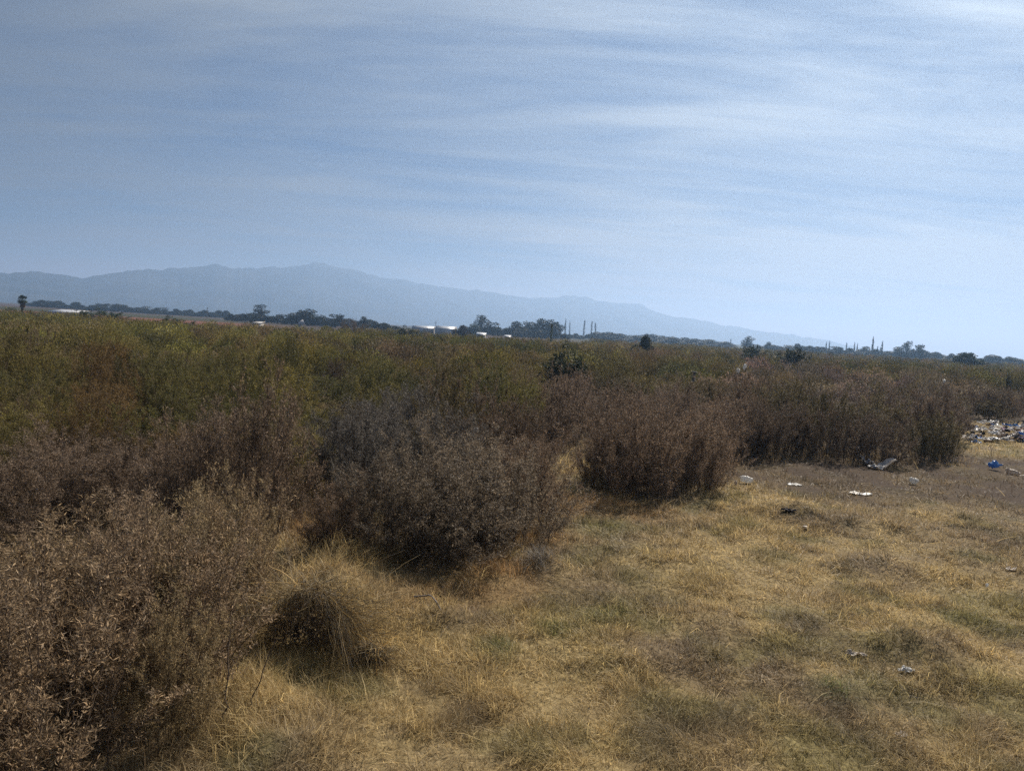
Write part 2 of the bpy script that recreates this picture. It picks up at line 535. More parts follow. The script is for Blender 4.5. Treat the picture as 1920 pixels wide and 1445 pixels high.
# ---------------------------------------------------------------- haze
HAZE_D = 3.4e-4
hb = 15000; top = MTN_TOP + 12.0
hv = np.array([(-hb, -hb, -3), (hb, -hb, -3), (hb, hb, -3), (-hb, hb, -3), (-hb, -hb, top), (hb, -hb, top), (hb, hb, top), (-hb, hb, top)], float)
hf = [(3, 2, 1, 0), (4, 5, 6, 7), (0, 1, 5, 4), (1, 2, 6, 5), (2, 3, 7, 6), (3, 0, 4, 7)]
mh, nth, outh = new_mat('haze_air')
pv = nd(nth, 'ShaderNodeVolumePrincipled')
pv.inputs['Color'].default_value = (.38, .61, .96, 1)
pv.inputs['Absorption Color'].default_value = (.14, .04, 0, 1)
pv.inputs['Density'].default_value = HAZE_D
pv.inputs['Anisotropy'].default_value = .45
nth.links.new(pv.outputs[0], outh.inputs['Volume'])
hz = link('haze', mesh_np('haze', hv, hf, mat=mh))
tag(hz, 'pale blue haze filling the air over the plain', 'haze', kind='stuff')

# ---------------------------------------------------------------- shrubs


def shrub_geo(seed, H=1.9, R=1.0, ns=46, tw=9, lv=26, L=.046, Wd=.010, low=.10, spiky=.25, r0=.62):
    rng = np.random.default_rng(seed)
    a = rng.uniform(0, 2 * PI, ns); q = np.sqrt(rng.uniform(0, 1, ns))
    base = np.stack([np.cos(a) * q * r0 * R, np.sin(a) * q * r0 * R, np.full(ns, -.05)], 1)
    rad = R * (q * 1.02 + rng.normal(0, .07, ns))
    a2 = a + rng.normal(0, .25, ns)
    lob = 1 + .18 * np.sin(a2 * 3 + seed) + .10 * np.sin(a2 * 5 + 2 * seed)
    hz_ = H * (1 - .70 * q ** 2.6) * lob ** .6 * (1 - spiky * rng.uniform(0, 1, ns) ** 2) * np.where(rng.random(ns) < .12, 1.14, 1.0)
    top_ = np.stack([np.cos(a2) * rad * lob, np.sin(a2) * rad * lob, hz_], 1)
    K = 7
    t = np.linspace(0, 1, K)[None, :, None]
    P = base[:, None, :] * (1 - t) + top_[:, None, :] * t
    out_ = (top_ - base) * np.array([1, 1, 0])
    P[:, :, :2] -= (out_[:, None, :2] * (np.sin(t * PI) * .22))
    P += rng.normal(0, .018, P.shape) * np.sin(t * PI)
    rd = np.linspace(1, .35, K)[None, :] * rng.uniform(.004, .009, (ns, 1)) * H / 1.9
    sV, sF = tubes(P, rd)
    # twigs
    n2 = ns * tw
    si = np.repeat(np.arange(ns), tw)
    tt = low + (1 - low) * rng.uniform(0, 1, n2) ** .75
    f = tt * (K - 1); i0 = np.minimum(f.astype(int), K - 2); fr = (f - i0)[:, None]
    tb = P[si, i0] * (1 - fr) + P[si, i0 + 1] * fr
    sd = P[si, i0 + 1] - P[si, i0]; sd /= np.linalg.norm(sd, axis=1, keepdims=True)
    rd_ = rng.normal(size=(n2, 3)); rd_[:, 2] = np.abs(rd_[:, 2]) * .6 + .3
    td = sd * .8 + rd_ / np.linalg.norm(rd_, axis=1, keepdims=True) * .9
    td /= np.linalg.norm(td, axis=1, keepdims=True)
    tl = rng.uniform(.16, .42, n2) * H / 1.9 * (1.15 - .45 * tt)
    k2 = 3
    t2 = np.linspace(0, 1, k2)[None, :, None]
    TP = tb[:, None, :] + td[:, None, :] * (tl[:, None, None] * t2)
    TP[:, :, 2] += (t2[:, :, 0] ** 2) * tl[:, None] * rng.uniform(-.2, .25, (n2, 1))
    tV, tF = tubes(TP, np.linspace(1, .5, k2)[None, :] * np.full((n2, 1), .0024))
    # leaves
    n3 = n2 * lv
    ti = np.repeat(np.arange(n2), lv)
    u = rng.uniform(.08, 1.05, n3)[:, None]
    lp = tb[ti] + td[ti] * tl[ti][:, None] * u + rng.normal(0, .018, (n3, 3))
    ld = td[ti] * .6 + rng.normal(0, .62, (n3, 3)); ld[:, 2] += rng.uniform(-.3, .5, n3)
    lV, lF = leaf_quads(lp, ld, rng.uniform(.55, 1.35, n3) * L, rng.uniform(.6, 1.4, n3) * Wd, rng)
    lV[:, 2] = np.maximum(lV[:, 2], .01)
    kz = H / np.percentile(lV[:, 2], 99.5)
    for arr in (sV, tV, lV):
        arr[:, 2] *= kz
    return np.concatenate([sV, tV]), np.concatenate([sF, tF + len(sV)]), lV, lF


PROTO = []
for i in range(5):      # fine near-shrub meshes
    sV, sF, lV, lF = shrub_geo(100 + i, ns=56, tw=12, lv=40, L=.052, Wd=.009)
    PROTO.append((mesh_np('shrub_stems', sV, sF, mat=M_STEM), mesh_np('shrub_leaves', lV, lF, mat=M_LEAF)))
PROTO_M = []
for i in range(6):      # middle distance
    sV, sF, lV, lF = shrub_geo(200 + i, R=1.1, ns=50, tw=10, lv=34, L=.052, Wd=.0125, low=.10, spiky=.34)
    PROTO_M.append((mesh_np('shrub_stems', sV, sF, mat=M_STEM), mesh_np('shrub_leaves', lV, lF, mat=M_LEAF)))
PROTO_G = []
for i in range(2):      # leafy green shrubs
    sV, sF, lV, lF = shrub_geo(300 + i, R=1.1, ns=50, tw=10, lv=26, L=.085, Wd=.03, low=.12, spiky=.2)
    PROTO_G.append((mesh_np('shrub_stems', sV, sF, mat=M_STEM), mesh_np('shrub_leaves', lV, lF, mat=M_CROWN)))

PLACED = []
STAND = []


def low_in_front(x, y):
    for (sx, sy, r) in STAND:
        if sy - 16 < y < sy - .3 and abs(x - sx * y / sy) < r * 1.05:
            return .62
    return 1.0


def shrub(x, y, h, r, col, label, group=None, protos=PROTO, name='shrub', idx=None, rz=None):
    pr = protos[random.randrange(len(protos)) if idx is None else idx]
    root = bpy.data.objects.new(name, None)
    COL.objects.link(root)
    root.empty_display_size = .2
    z = float(gz(np.array([x]), np.array([y]))[0])
    root.location = (x, y, z)
    root.rotation_euler = (0, 0, random.uniform(0, 6.28) if rz is None else rz)
    s = r / 1.0 if protos is PROTO else r / 1.1
    root.scale = (s, s * random.uniform(.9, 1.1), h / 1.9)
    st = link('stem', pr[0], root); fo = link('foliage', pr[1], root)
    fo.color = (*[float(c) for c in col], 1)
    tag(root, label, 'shrub', group)
    PLACED.append((x, y, r))
    return root


C_TAN = np.array([.295, .228, .145]); C_GREYB = np.array([.205, .168, .124]); C_RUST = np.array([.21, .153, .108]); C_MAUVE = np.array([.155, .118, .09])
C_OLIVE = np.array([.135, .122, .034]); C_ORANGE = np.array([.18, .118, .045]); C_DARKG = np.array([.034, .05, .02]); C_DARKB = np.array([.115, .085, .06])

GL = 'tan shrubs filling the lower left corner'
front = [(-4.45, 5.1, 1.62, 1.05), (-3.4, 5.3, 1.66, 1.0), (-5.0, 6.2, 1.6, 1.0), (-3.95, 6.5, 1.66, 1.05), (-3.0, 6.75, 1.70, .85), (-4.75, 7.3, 1.2, .8), (-3.1, 7.5, 1.6, .8),
         (-3.75, 7.7, 1.55, .95), (-3.0, 8.2, 1.70, .75), (-4.9, 8.6, .7, .7), (-4.2, 8.6, 1.3, .9), (-3.35, 9.0, 1.55, .85), (-2.6, 5.95, 1.2, .5)]
for i, (x, y, h, r) in enumerate(front):
    lab = 'dry tan-leaved shrub in the dense thicket at the lower left, beside the straw-coloured clearing'
    if i == 9: lab = 'very low pale shrub in the dark gap behind the tan thicket at the left edge'
    if i == 12: lab = 'low sparse tan shrub with bare dark stems at the edge of the grass clearing'
    if i == 8: lab = 'tan dry shrub just left of the narrow straw path to the grey clump'
    if i == 4: lab = 'tan dry shrub directly left of the dark grass tussock'
    shrub(x, y, h, r, C_TAN * random.uniform(.85, 1.1) * np.array([1, random.uniform(.96, 1.02), random.uniform(.9, 1.05)]), lab, GL if lab.startswith('dry tan-leaved') else None, PROTO, idx=i % 5)
shrub(-2.45, 11.2, 1.1, .7, C_RUST * .9, 'low brownish shrub at the left foot of the middle clump, by the straw path', None, PROTO)
G1 = 'grey-brown clump in the middle of the picture'
for (x, y, h, r, c, lab) in [(-1.6, 11.6, 1.7, 1.15, C_GREYB * .8, 'dark grey-brown shrub forming the left end of the middle clump'),
                             (-.7, 11.4, 1.66, 1.15, C_GREYB * 1.0, 'grey twiggy shrub in the front centre of the middle clump'),
                             (.15, 12.5, 1.66, 1.15, C_GREYB * 1.15, 'pale brown shrub at the right end of the middle clump, above the orange straw'),
                             (-.9, 13.1, 1.85, 1.1, C_GREYB * 1.2, 'pale-topped shrub at the back of the middle clump'),
                             (.45, 13.9, 1.65, .9, C_RUST * 1.05, 'brown shrub behind the right end of the middle clump')]:
    shrub(x, y, h, r, c, lab, G1, PROTO)
G2 = 'rusty brown clump at the clearing edge'
for (x, y, h, r, c, lab) in [(2.35, 17.7, 1.72, .95, C_RUST * .85, 'rusty brown shrub at the left end of the rounded clump by the clearing'),
                             (3.3, 17.9, 1.92, 1.05, C_RUST, 'tallest rusty brown shrub in the centre of the rounded clump by the clearing'),
                             (4.35, 17.6, 1.88, 1.1, C_RUST * 1.1, 'rounded reddish-brown shrub at the right end of the clump, beside the white bag'),
                             (3.0, 19.0, 1.8, 1.0, C_RUST * .9, 'brown shrub behind the rounded clump by the clearing')]:
    shrub(x, y, h, r, c, lab, G2, PROTO)

# dark green and other shrubs that stand out in the brush: px, top y, width px, distance
for (px, py, wpx, D, c, lab) in [
        (1062, 662, 95, 43, C_DARKG, 'dark green bushy shrub rising from the brown brush right of centre'),
        (1490, 660, 75, 98, C_DARKG, 'wide dark green shrub near the skyline, right of the white bags in the brush'),
        (762, 616, 62, 150, C_DARKG * .9, 'dark green shrub on the skyline left of the white greenhouses'),
        (815, 628, 40, 120, C_DARKG, 'small dark green shrub below the white greenhouses'),
        (185, 583, 95, 150, C_DARKG * 1.5, 'broad olive green shrub on the skyline behind the white post'),
        (325, 598, 95, 125, C_DARKG * 1.1, 'long dark green shrub below the line of far blue trees at left'),
        (1412, 654, 46, 120, C_DARKG * 1.2, 'green shrub just above the white bags in the brush'),
        (1745, 679, 42, 170, np.array([.22, .16, .03]), 'yellow autumn shrub left of the round green tree'),
        (30, 590, 70, 140, C_OLIVE * .9, 'olive shrub under the palm tree at the left edge'),
        (665, 604, 60, 150, C_DARKB, 'brown twiggy shrub on the skyline right of the dark green trees'),
        (1620, 715, 90, 50, C_OLIVE * .7, 'olive shrub in the brown brush at right, below the tall cypresses'),
        (1655, 672, 45, 150, C_OLIVE * .8, 'low olive shrub below the tall thin cypresses'),
        (1900, 700, 60, 70, C_OLIVE * .7, 'olive shrub at the right edge above the rubbish heap'),
        (640, 680, 70, 36, C_DARKB * .8, 'dark brown shrub among the olive brush left of centre')]:
    p = point_at(px, py, D)
    h = max(1.5, p[2])
    STAND.append((p[0], p[1], wpx / FPX * D * .6))
    shrub(p[0], p[1], h * 1.14, wpx / FPX * D / 2 * 1.2, c, lab, None, PROTO_G if c[1] > c[0] else PROTO_M)


def patch_height(x, y):
    return .40 + 1.22 * float(fbm(np.array([x * .22]), np.array([y * .22]), 71, 3)[0])


def zone_color(x, y, n):
    """leaf colour and its words for a shrub standing at x, y"""
    c, w_ = base_color(x, y, n)
    P = float(fbm(np.array([x * .16]), np.array([y * .16]), 72, 3)[0])
    if w_ == 'olive green':
        if P < .40: return c * np.array([.62, .68, .75]), 'dark green'
        if .50 < P < .60: return c * .5 + np.array([.17, .145, .045]) * .6, 'yellowish green'
        if P >= .60: return c * .35 + np.array([.16, .115, .075]) * .75, 'straw-brown'
    elif w_ in ('mauve-brown', 'reddish-brown', 'brown', 'dark brown'):
        if P < .36: return c * .4 + C_OLIVE * .45, 'greenish brown'
        if P > .60: return c * .5 + np.array([.24, .18, .13]) * .6, 'pale brown'
    return c, w_


def base_color(x, y, n):
    px, py = pix(x, y, 1.8)
    px = float(px); py = float(py) + (n - .5) * 50
    d = py - horizon(px)
    for (sx, sy, rx, ry) in [(200, 690, 60, 42), (440, 775, 80, 45), (300, 730, 45, 25)]:
        if y > 15 and ((px - sx) / rx) ** 2 + ((py - sy) / ry) ** 2 < 1:
            return C_ORANGE * (.8 + .4 * n), 'orange-brown'
    if px < 600:
        if d < 165: return (C_OLIVE * (.85 + .6 * n) + C_RUST * .12 + np.array([.03, .02, 0]) * (px > 90)), 'olive green'
        return C_DARKB * (.75 + .5 * n), 'dark brown'
    if px < 1010:
        if d < 105: return C_OLIVE * (.85 + .5 * n), 'olive green'
        if d < 190 and px < 830: return np.array([.13, .12, .108]) * (.8 + .4 * n), 'grey'
        return lerp1(C_DARKB, C_RUST, n) * .9, 'brown'
    if px < 1400:
        if d < 55: return lerp1(C_OLIVE, C_RUST, n * .5), 'olive green'
        return lerp1(C_MAUVE, C_RUST, n), 'reddish-brown'
    if d < 38: return lerp1(C_OLIVE, C_MAUVE, n * .6) * .85, 'olive green'
    if d > 100: return lerp1(C_MAUVE, C_DARKB, n) * .85, 'mauve-brown'
    return C_MAUVE * (.75 + .4 * n), 'mauve-brown'


def lerp1(a, b, t):
    return a * (1 - t) + b * t


# the brush out to about 40 m: one object per shrub
cand = []
rs = np.random.default_rng(77)
pts = []
for _ in range(26000):
    y = 9.5 + 33 * rs.random() ** .6
    x = (rs.random() - .5) * 2 * (y * .72 + 1.5)
    pts.append((x, y))
pts = np.array(pts)
cdist = clear_dist(pts[:, 0], pts[:, 1])
acc = []
PB = [(x, y, r) for (x, y, r) in PLACED]
for (x, y), c in zip(pts, cdist):
    if len(acc) >= 262: break
    r = .95 + .25 * rs.random()
    if y > 26: r *= 1.25
    if c < r * .62: continue
    if y < 12.4 and x > -4.0: continue
    if y < 11.0: continue
    if math.hypot(x - 1.25, y - 16.3) < 1.35: continue
    ok = True
    for (qx, qy, qr) in PB:
        if abs(qx - x) < 2.5 and math.hypot(qx - x, qy - y) < (r + qr) * (.60 if y < 26 else .72):
            ok = False; break
    if not ok: continue
    acc.append((x, y, r)); PB.append((x, y, r))
for (x, y, r) in acc:
    n = float(fbm(np.array([x * .3]), np.array([y * .3]), 55, 2)[0]) * .7 + rs.random() * .3
    col, word = zone_color(x, y, n)
    px, py = pix(x, y, 1.7)
    h = (1.35 + .75 * rs.random() ** 1.2) * patch_height(x, y) * low_in_front(x, y) * (.95 if px > 1390 and y < 28 else 1.0)
    side = 'left' if px < 640 else ('centre' if px < 1280 else 'right')
    if y < 17: where = 'in front, ' + {'left': 'behind the tan thicket at left', 'centre': 'around the middle clump', 'right': 'by the right clearing'}[side]
    elif y < 27: where = 'mid-brush, ' + {'left': 'left third of the view', 'centre': 'between the middle clump and the skyline', 'right': 'behind the bare soil strip at right'}[side]
    else: where = 'in the far brush, ' + {'left': 'left third of the view', 'centre': 'middle third of the view', 'right': 'right third of the view'}[side]
    lab = f'{word} twiggy shrub {where}'
    shrub(x, y, h, r, col * (.7 + .55 * rs.random()), lab, f'{word} shrubs {where}', PROTO if y < 16 else PROTO_M)

# the rest of the brush, out to the fields: one mass


def dome_cloud(rng, n, size):
    """unit shrub: leaf faces in a dome of radius 1, height 1"""
    a = rng.uniform(0, 2 * PI, n); c = rng.uniform(0, 1, n); q = rng.uniform(.55, 1.0, n) ** .6
    s = np.sqrt(1 - c ** 2 * .96)
    P = np.stack([np.cos(a) * s * q, np.sin(a) * s * q, (.12 + .88 * c) * q], 1)
    P[:, 2] *= 1 + .12 * np.sin(a * 3) + rng.normal(0, .07, n)
    D = rng.normal(size=(n, 3)); D[:, 2] = np.abs(D[:, 2]) + .6
    return leaf_quads(P, D, rng.uniform(.7, 1.5, n) * size, rng.uniform(.3, .6, n) * size, rng)


rb = np.random.default_rng(9)
VV = []; CC = []
LOD = {}
for lod, (n, size) in {0: (2200, .07), 1: (1000, .10), 2: (600, .13), 3: (260, .2)}.items():
    LOD[lod] = [dome_cloud(rb, n, size)[0] for _ in range(5)]
ys = []
step = 42.0
while step < 330:
    sp = 2.3 + step * .006
    half = step * .74 + 4
    nx = int(2 * half / sp)
    for i in range(nx):
        x = -half + (i + rb.random()) * sp
        y = step + rb.normal(0, .8)
        ys.append((x, y))
    step += sp * (1.0 if step < 110 else 1.6)
ys = np.array(ys)
cdi = clear_dist(ys[:, 0], ys[:, 1])
dens = fbm(ys[:, 0] * .03, ys[:, 1] * .03, 12, 3)
for (x, y), c, dn in zip(ys, cdi, dens):
    if c < .6: continue
    lim = 110 if x < -.25 * y else (170 if x < .1 * y else 300)
    if y > lim and dn < .34 + (y - lim) * .006: continue
    lod = 0 if y < 70 else (1 if y < 110 else (2 if y < 200 else 3))
    v = LOD[lod][rb.integers(5)]
    n = float(np.clip((dn - .25) * 2 * .6 + rb.random() * .4, 0, 1))
    col, _w = zone_color(x, y, n)
    big = rb.random() ** 2.5; s = rb.uniform(.9, 1.45) + .7 * big; h = rb.uniform(1.15, 1.9) + .75 * big * (1 if x < y * .25 else .6)
    if x > y * .25: h *= .92
    h = min(2.15, h * 1.02 * patch_height(x, y)) * low_in_front(x, y)
    th = rb.uniform(0, 6.28)
    R2 = np.array([[math.cos(th), -math.sin(th), 0], [math.sin(th), math.cos(th), 0], [0, 0, 1]])
    w = (v * np.array([s, s, h])) @ R2.T + np.array([x, y, 0])
    VV.append(w.astype(np.float32))
    CC.append(np.tile((col * rb.uniform(.55, 1.35) * np.array([1, rb.uniform(.9, 1.1), rb.uniform(.85, 1.15)])).astype(np.float32), (len(w), 1)))
VV = np.concatenate(VV); CC = np.concatenate(CC)
print('brush verts', len(VV))
b = link('shrubland', mesh_np('shrubland', VV, np.arange(len(VV)).reshape(-1, 4), mat=M_BRUSH, attrs={'col': CC}))
tag(b, 'far mass of olive and brown brush stretching to the fields', 'shrubland', kind='stuff')

# ---------------------------------------------------------------- grass


def blades(x, y, L, Wd, lean, rng, col):
    n = len(x)
    z = gz(x, y) - .005
    a = fbm(x * 1.6, y * 1.6, 63, 3) * 16 + rng.normal(0, 1.2, n)
    d = np.stack([np.cos(a), np.sin(a), np.zeros(n)], 1)
    up = np.array([0, 0, 1.0])
    th1 = lean; th2 = np.minimum(lean + rng.uniform(.15, .8, n), 1.62)
    P0 = np.stack([x, y, z], 1)
    P1 = P0 + (d * np.sin(th1)[:, None] + up * np.cos(th1)[:, None]) * (L * .5)[:, None]
    P2 = P1 + (d * np.sin(th2)[:, None] + up * np.cos(th2)[:, None]) * (L * .5)[:, None]
    sa = a + PI / 2 + rng.normal(0, .7, n)
    S = np.stack([np.cos(sa), np.sin(sa), rng.normal(0, .3, n)], 1) * (Wd * .5)[:, None]
    V = np.stack([P0 - S, P0 + S, P1 + S * .8, P1 - S * .8, P2], 1).reshape(-1, 3)
    k = np.arange(n)[:, None] * 5
    return V, k + np.array([[0, 1, 2, 3]]), k + np.array([[3, 2, 4]]), np.repeat(col, 5, 0)


rg = np.random.default_rng(31)
GV, GF, GT, GC = [], [], [], []
off = 0


def add_blades(x, y, L, Wd, lean, col):
    global off
    if len(x) == 0: return
    V, F, T, C = blades(x, y, L, Wd, lean, rg, col)
    GV.append(V); GF.append(F + off); GT.append(T + off); GC.append(C); off += len(V)


for (y0, y1, dn, wd, LL) in [(3.6, 7.5, 4600, .0046, .115), (7.5, 11, 2900, .006, .115), (11, 16, 1500, .008, .12), (16, 23, 760, .011, .125), (23, 42, 170, .015, .17)]:
    hw = y1 * .72 + 1
    n = int((y1 - y0) * 2 * hw * dn)
    x = rg.uniform(-hw, hw, n); y = rg.uniform(y0, y1, n)
    keep = np.abs(x) < y * .72 + .8
    x, y = x[keep], y[keep]
    cdv = clear_dist(x, y)
    clump = fbm(x * 2.2, y * 2.2, 91, 3)
    soil = spots(x, y, SOIL_SPOTS)
    p = np.where(cdv < 0, 1.0, np.where(cdv < .8, .7, .25 if y0 > 12 else .4))
    p = p * (.55 + .6 * smooth(.36, .60, clump)) * (1 - (.58 + .34 * smooth(.35, .6, fbm(x * 1.1, y * 1.1, 87, 3))) * soil)
    keep = rg.random(len(x)) < p
    x, y, cdv, clump = x[keep], y[keep], cdv[keep], clump[keep]
    col = grass_color(x, y) * rg.uniform(.65, 1.25, (len(x), 1))
    patchy = fbm(x * .8, y * .8, 44, 2)
    L = LL * rg.uniform(.5, 1.5, len(x)) * (.7 + .9 * smooth(.4, .7, clump))
    lean = np.clip(rg.normal(1.0, .42, len(x)) - .45 * (patchy - .5), .1, 1.5)
    add_blades(x, y, L, wd * rg.uniform(.6, 1.4, len(x)), lean, col)
# tall straw along the edges of the clearing and in tufts
TUFTS = [(645, 1215, .35, 260, .3, STRAW), (520, 1150, .3, 200, .3, STRAW), (600, 1120, .45, 300, .32, STRAW), (660, 1150, .35, 240, .28, STRAW), (560, 1265, .4, 200, .22, TAN), (600, 1010, .55, 500, .34, ORANGE), (640, 1075, .5, 500, .30, STRAW), (600, 960, .5, 350, .35, ORANGE), (470, 1330, .35, 320, .36, STRAW), (440, 1410, .3, 260, .34, STRAW), (520, 1380, .3, 200, .22, TAN),
         (930, 1075, .45, 420, .26, ORANGE), (900, 1040, .35, 300, .3, ORANGE), (1000, 1010, .5, 300, .24, ORANGE), (1070, 880, .8, 700, .5, STRAW), (1040, 960, .6, 320, .28, ORANGE), (1110, 945, .7, 320, .3, ORANGE), (1200, 955, .9, 350, .25, ORANGE),
         (820, 1150, .45, 160, .22, STRAW), (720, 1130, .5, 330, .26, TAN), (700, 1180, .5, 300, .2, STRAW), (1450, 945, 1.2, 420, .16, STRAW), (1560, 955, 1.3, 420, .15, STRAW), (1735, 1215, .6, 260, .13, STRAW),
         (935, 1225, .14, 110, .2, GREEN), (1040, 1185, .2, 160, .14, GREEN), (1570, 1310, .2, 130, .2, GREEN), (1150, 1150, .3, 160, .14, GREEN), (770, 1250, .5, 260, .18, STRAW), (620, 1310, .4, 260, .2, STRAW), (660, 1220, .3, 260, .26, STRAW),
         (1010, 1065, .3, 240, .26, np.array([.24, .22, .2]))]
for (px, py, r, n, L0, c) in TUFTS:
    cx_, cy_ = ground_at(px, py)
    n = int(n * 1.1); flat = 1.0 if cx_ > 1.5 else .62
    x = rg.normal(cx_, r * .5, n); y = rg.normal(cy_, r * .5, n)
    wdt = .0042 * max(1, cy_ / 8)
    add_blades(x, y, L0 * rg.uniform(.6, 1.4, n), wdt * rg.uniform(.7, 1.3, n), np.clip(rg.normal(flat, .38, n), .05, 1.5), np.tile(c, (n, 1)) * rg.uniform(.75, 1.15, (n, 1)))
# fringe of straw around the feet of the nearer shrubs
for (sx, sy, sr) in PLACED:
    if sy > 26: continue
    n = int(520 if sy < 14 else 260)
    a = rg.uniform(0, 2 * PI, n); q = sr * rg.uniform(.35, 1.15, n)
    x = sx + np.cos(a) * q; y = sy + np.sin(a) * q
    add_blades(x, y, rg.uniform(.12, .42, n), .0045 * max(1, sy / 8) * rg.uniform(.6, 1.3, n), np.clip(rg.normal(.5, .35, n), .05, 1.3), lerp(np.tile(TAN, (n, 1)), DEAD, rg.random(n)) * rg.uniform(.6, 1.1, (n, 1)))
# loose broken stalks lying over the matted grass
for (y0, y1, n) in [(3.8, 8, 1500), (8, 13, 1500), (13, 20, 900)]:
    y = rg.uniform(y0, y1, n); x = rg.uniform(-1, 1, n) * (y * .72 + .5)
    k_ = clear_dist(x, y) < .3
    x, y = x[k_], y[k_]; n = len(x)
    add_blades(x, y, rg.uniform(.2, .55, n), .0035 * np.maximum(1, y / 7) * rg.uniform(.7, 1.5, n), np.clip(rg.normal(1.3, .3, n), .1, 1.55), lerp(np.tile(STRAW * 1.25, (n, 1)), np.array([.2, .14, .09]), (rg.random(n) < .3) * 1.0))
GV = np.concatenate(GV); GF = np.concatenate(GF); GT = np.concatenate(GT); GC = np.concatenate(GC)
print('grass verts', len(GV))
gr = link('dry_grass', mesh_np('dry_grass', GV, GF, GT, M_GRASS, {'col': GC}))
tag(gr, 'dry straw-coloured grass matted over the clearing', 'grass', kind='stuff')


# ---------------------------------------------------------------- dead tussock over a dark hollow, sticks
def zat(x, y):
    return float(gz(np.array([x]), np.array([y]))[0])


def tussock(px, py, R, H, n, label):
    """straw thatched over an arch, open and dark on the side facing the clearing"""
    cx_, cy_ = ground_at(px, py)
    root = link('grass_tussock', None, loc=(cx_, cy_, zat(cx_, cy_)))
    root.rotation_euler = (0, 0, math.radians(-8))
    tag(root, label, 'grass tussock')
    rng = np.random.default_rng(px)
    t = np.linspace(0, 1, 5)[None, :, None]

    def strands(P0, d, L, fall, r0, r1, name, wob=.012):
        n_ = len(P0)
        P = P0[:, None, :] + d[:, None, :] * (L[:, None] * t[:, :, 0] ** .85)[:, :, None]
        P[:, :, 2] -= fall[:, None] * t[:, :, 0] ** 2
        P[:, 1:] += rng.normal(0, wob, P[:, 1:].shape)
        P[:, :, 2] = np.maximum(P[:, :, 2], .01)
        V, F = tubes(P, np.linspace(1, .4, 5)[None, :] * rng.uniform(r0, r1, (n_, 1)))
        C = np.repeat(lerp(np.tile(STRAW * 1.05, (n_, 1)), np.array([.26, .23, .19]), rng.random(n_)), 15, 0)
        link(name, mesh_np(name, V, F, mat=M_GRASS, attrs={'col': C}), root)

    # thatch lying over the back of the arch
    ph = rng.uniform(.1, 3.05, n); dep = rng.uniform(.1, 1.0, n) * R
    sh = np.sqrt(np.clip(1 - (dep / (R * 1.15)) ** 2, .05, 1))
    P0 = np.stack([R * np.cos(ph), dep, H * np.sin(ph) * sh * rng.uniform(.8, 1.06, n)], 1)
    d = np.stack([np.cos(ph) * .8 + rng.normal(0, .8, n), rng.normal(.1, .8, n), .35 + rng.normal(0, .45, n)], 1)
    strands(P0, d, rng.uniform(.1, .55, n) ** 1.3 * 1.25 * R / .42, rng.uniform(.05, .25, n), .0016, .0034, 'thatch')
    # strands that hang over the opening
    m_ = n // 9
    ph = rng.normal(1.5, .55, m_)
    P0 = np.stack([R * np.cos(ph) * .95, rng.normal(-.04, .04, m_), H * np.sin(ph) * .95], 1)
    d = np.stack([rng.normal(0, .35, m_), rng.uniform(-.9, -.2, m_), rng.uniform(-.1, .5, m_)], 1)
    strands(P0, d, rng.uniform(.12, .3, m_), rng.uniform(.15, .95, m_) * H, .0018, .0036, 'hanging_straw', .02)
    # long bent stems propped on the right side
    m_ = n // 16
    P0 = np.stack([rng.normal(.62 * R, .12 * R, m_), rng.normal(-.02, .06, m_), H * rng.uniform(.55, .9, m_)], 1)
    d = np.stack([rng.uniform(.35, .9, m_), rng.uniform(-1.0, -.3, m_), rng.uniform(-.5, -.1, m_)], 1)
    strands(P0, d, rng.uniform(.4, .75, m_) * R / .42, rng.uniform(.1, .4, m_), .002, .0042, 'bent_stem', .015)
    # dark leaf shapes added inside, so the hollow's shade is put into colour
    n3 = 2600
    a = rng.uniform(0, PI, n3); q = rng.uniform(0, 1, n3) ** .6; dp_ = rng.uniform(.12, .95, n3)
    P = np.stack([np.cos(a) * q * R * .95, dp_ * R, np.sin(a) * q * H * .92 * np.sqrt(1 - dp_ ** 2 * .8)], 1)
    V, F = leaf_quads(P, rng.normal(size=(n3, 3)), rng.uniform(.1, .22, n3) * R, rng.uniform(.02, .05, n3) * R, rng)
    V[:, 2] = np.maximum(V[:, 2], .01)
    link('hollow_shade_fill', mesh_np('hollow_shade_fill', V, F, mat=M_STEM), root)


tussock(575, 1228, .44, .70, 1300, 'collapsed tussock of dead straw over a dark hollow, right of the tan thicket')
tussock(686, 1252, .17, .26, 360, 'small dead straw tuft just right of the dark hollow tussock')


def stick(name, pts, r, mat, label, cat):
    pts = np.array(pts, float)
    t = np.linspace(0, 1, len(pts)); tt = np.linspace(0, 1, 14)
    P = np.stack([np.interp(tt, t, pts[:, i]) for i in range(3)], 1)
    P[1:-1] += np.random.default_rng(3).normal(0, r * .8, P[1:-1].shape)
    c = P[0].copy()
    V, F = tubes((P - c)[None], (np.linspace(1, .45, 14) * r)[None], 5)
    return tag(link(name, mesh_np(name, V, F, mat=mat, smoothf=True), loc=c), label, cat)


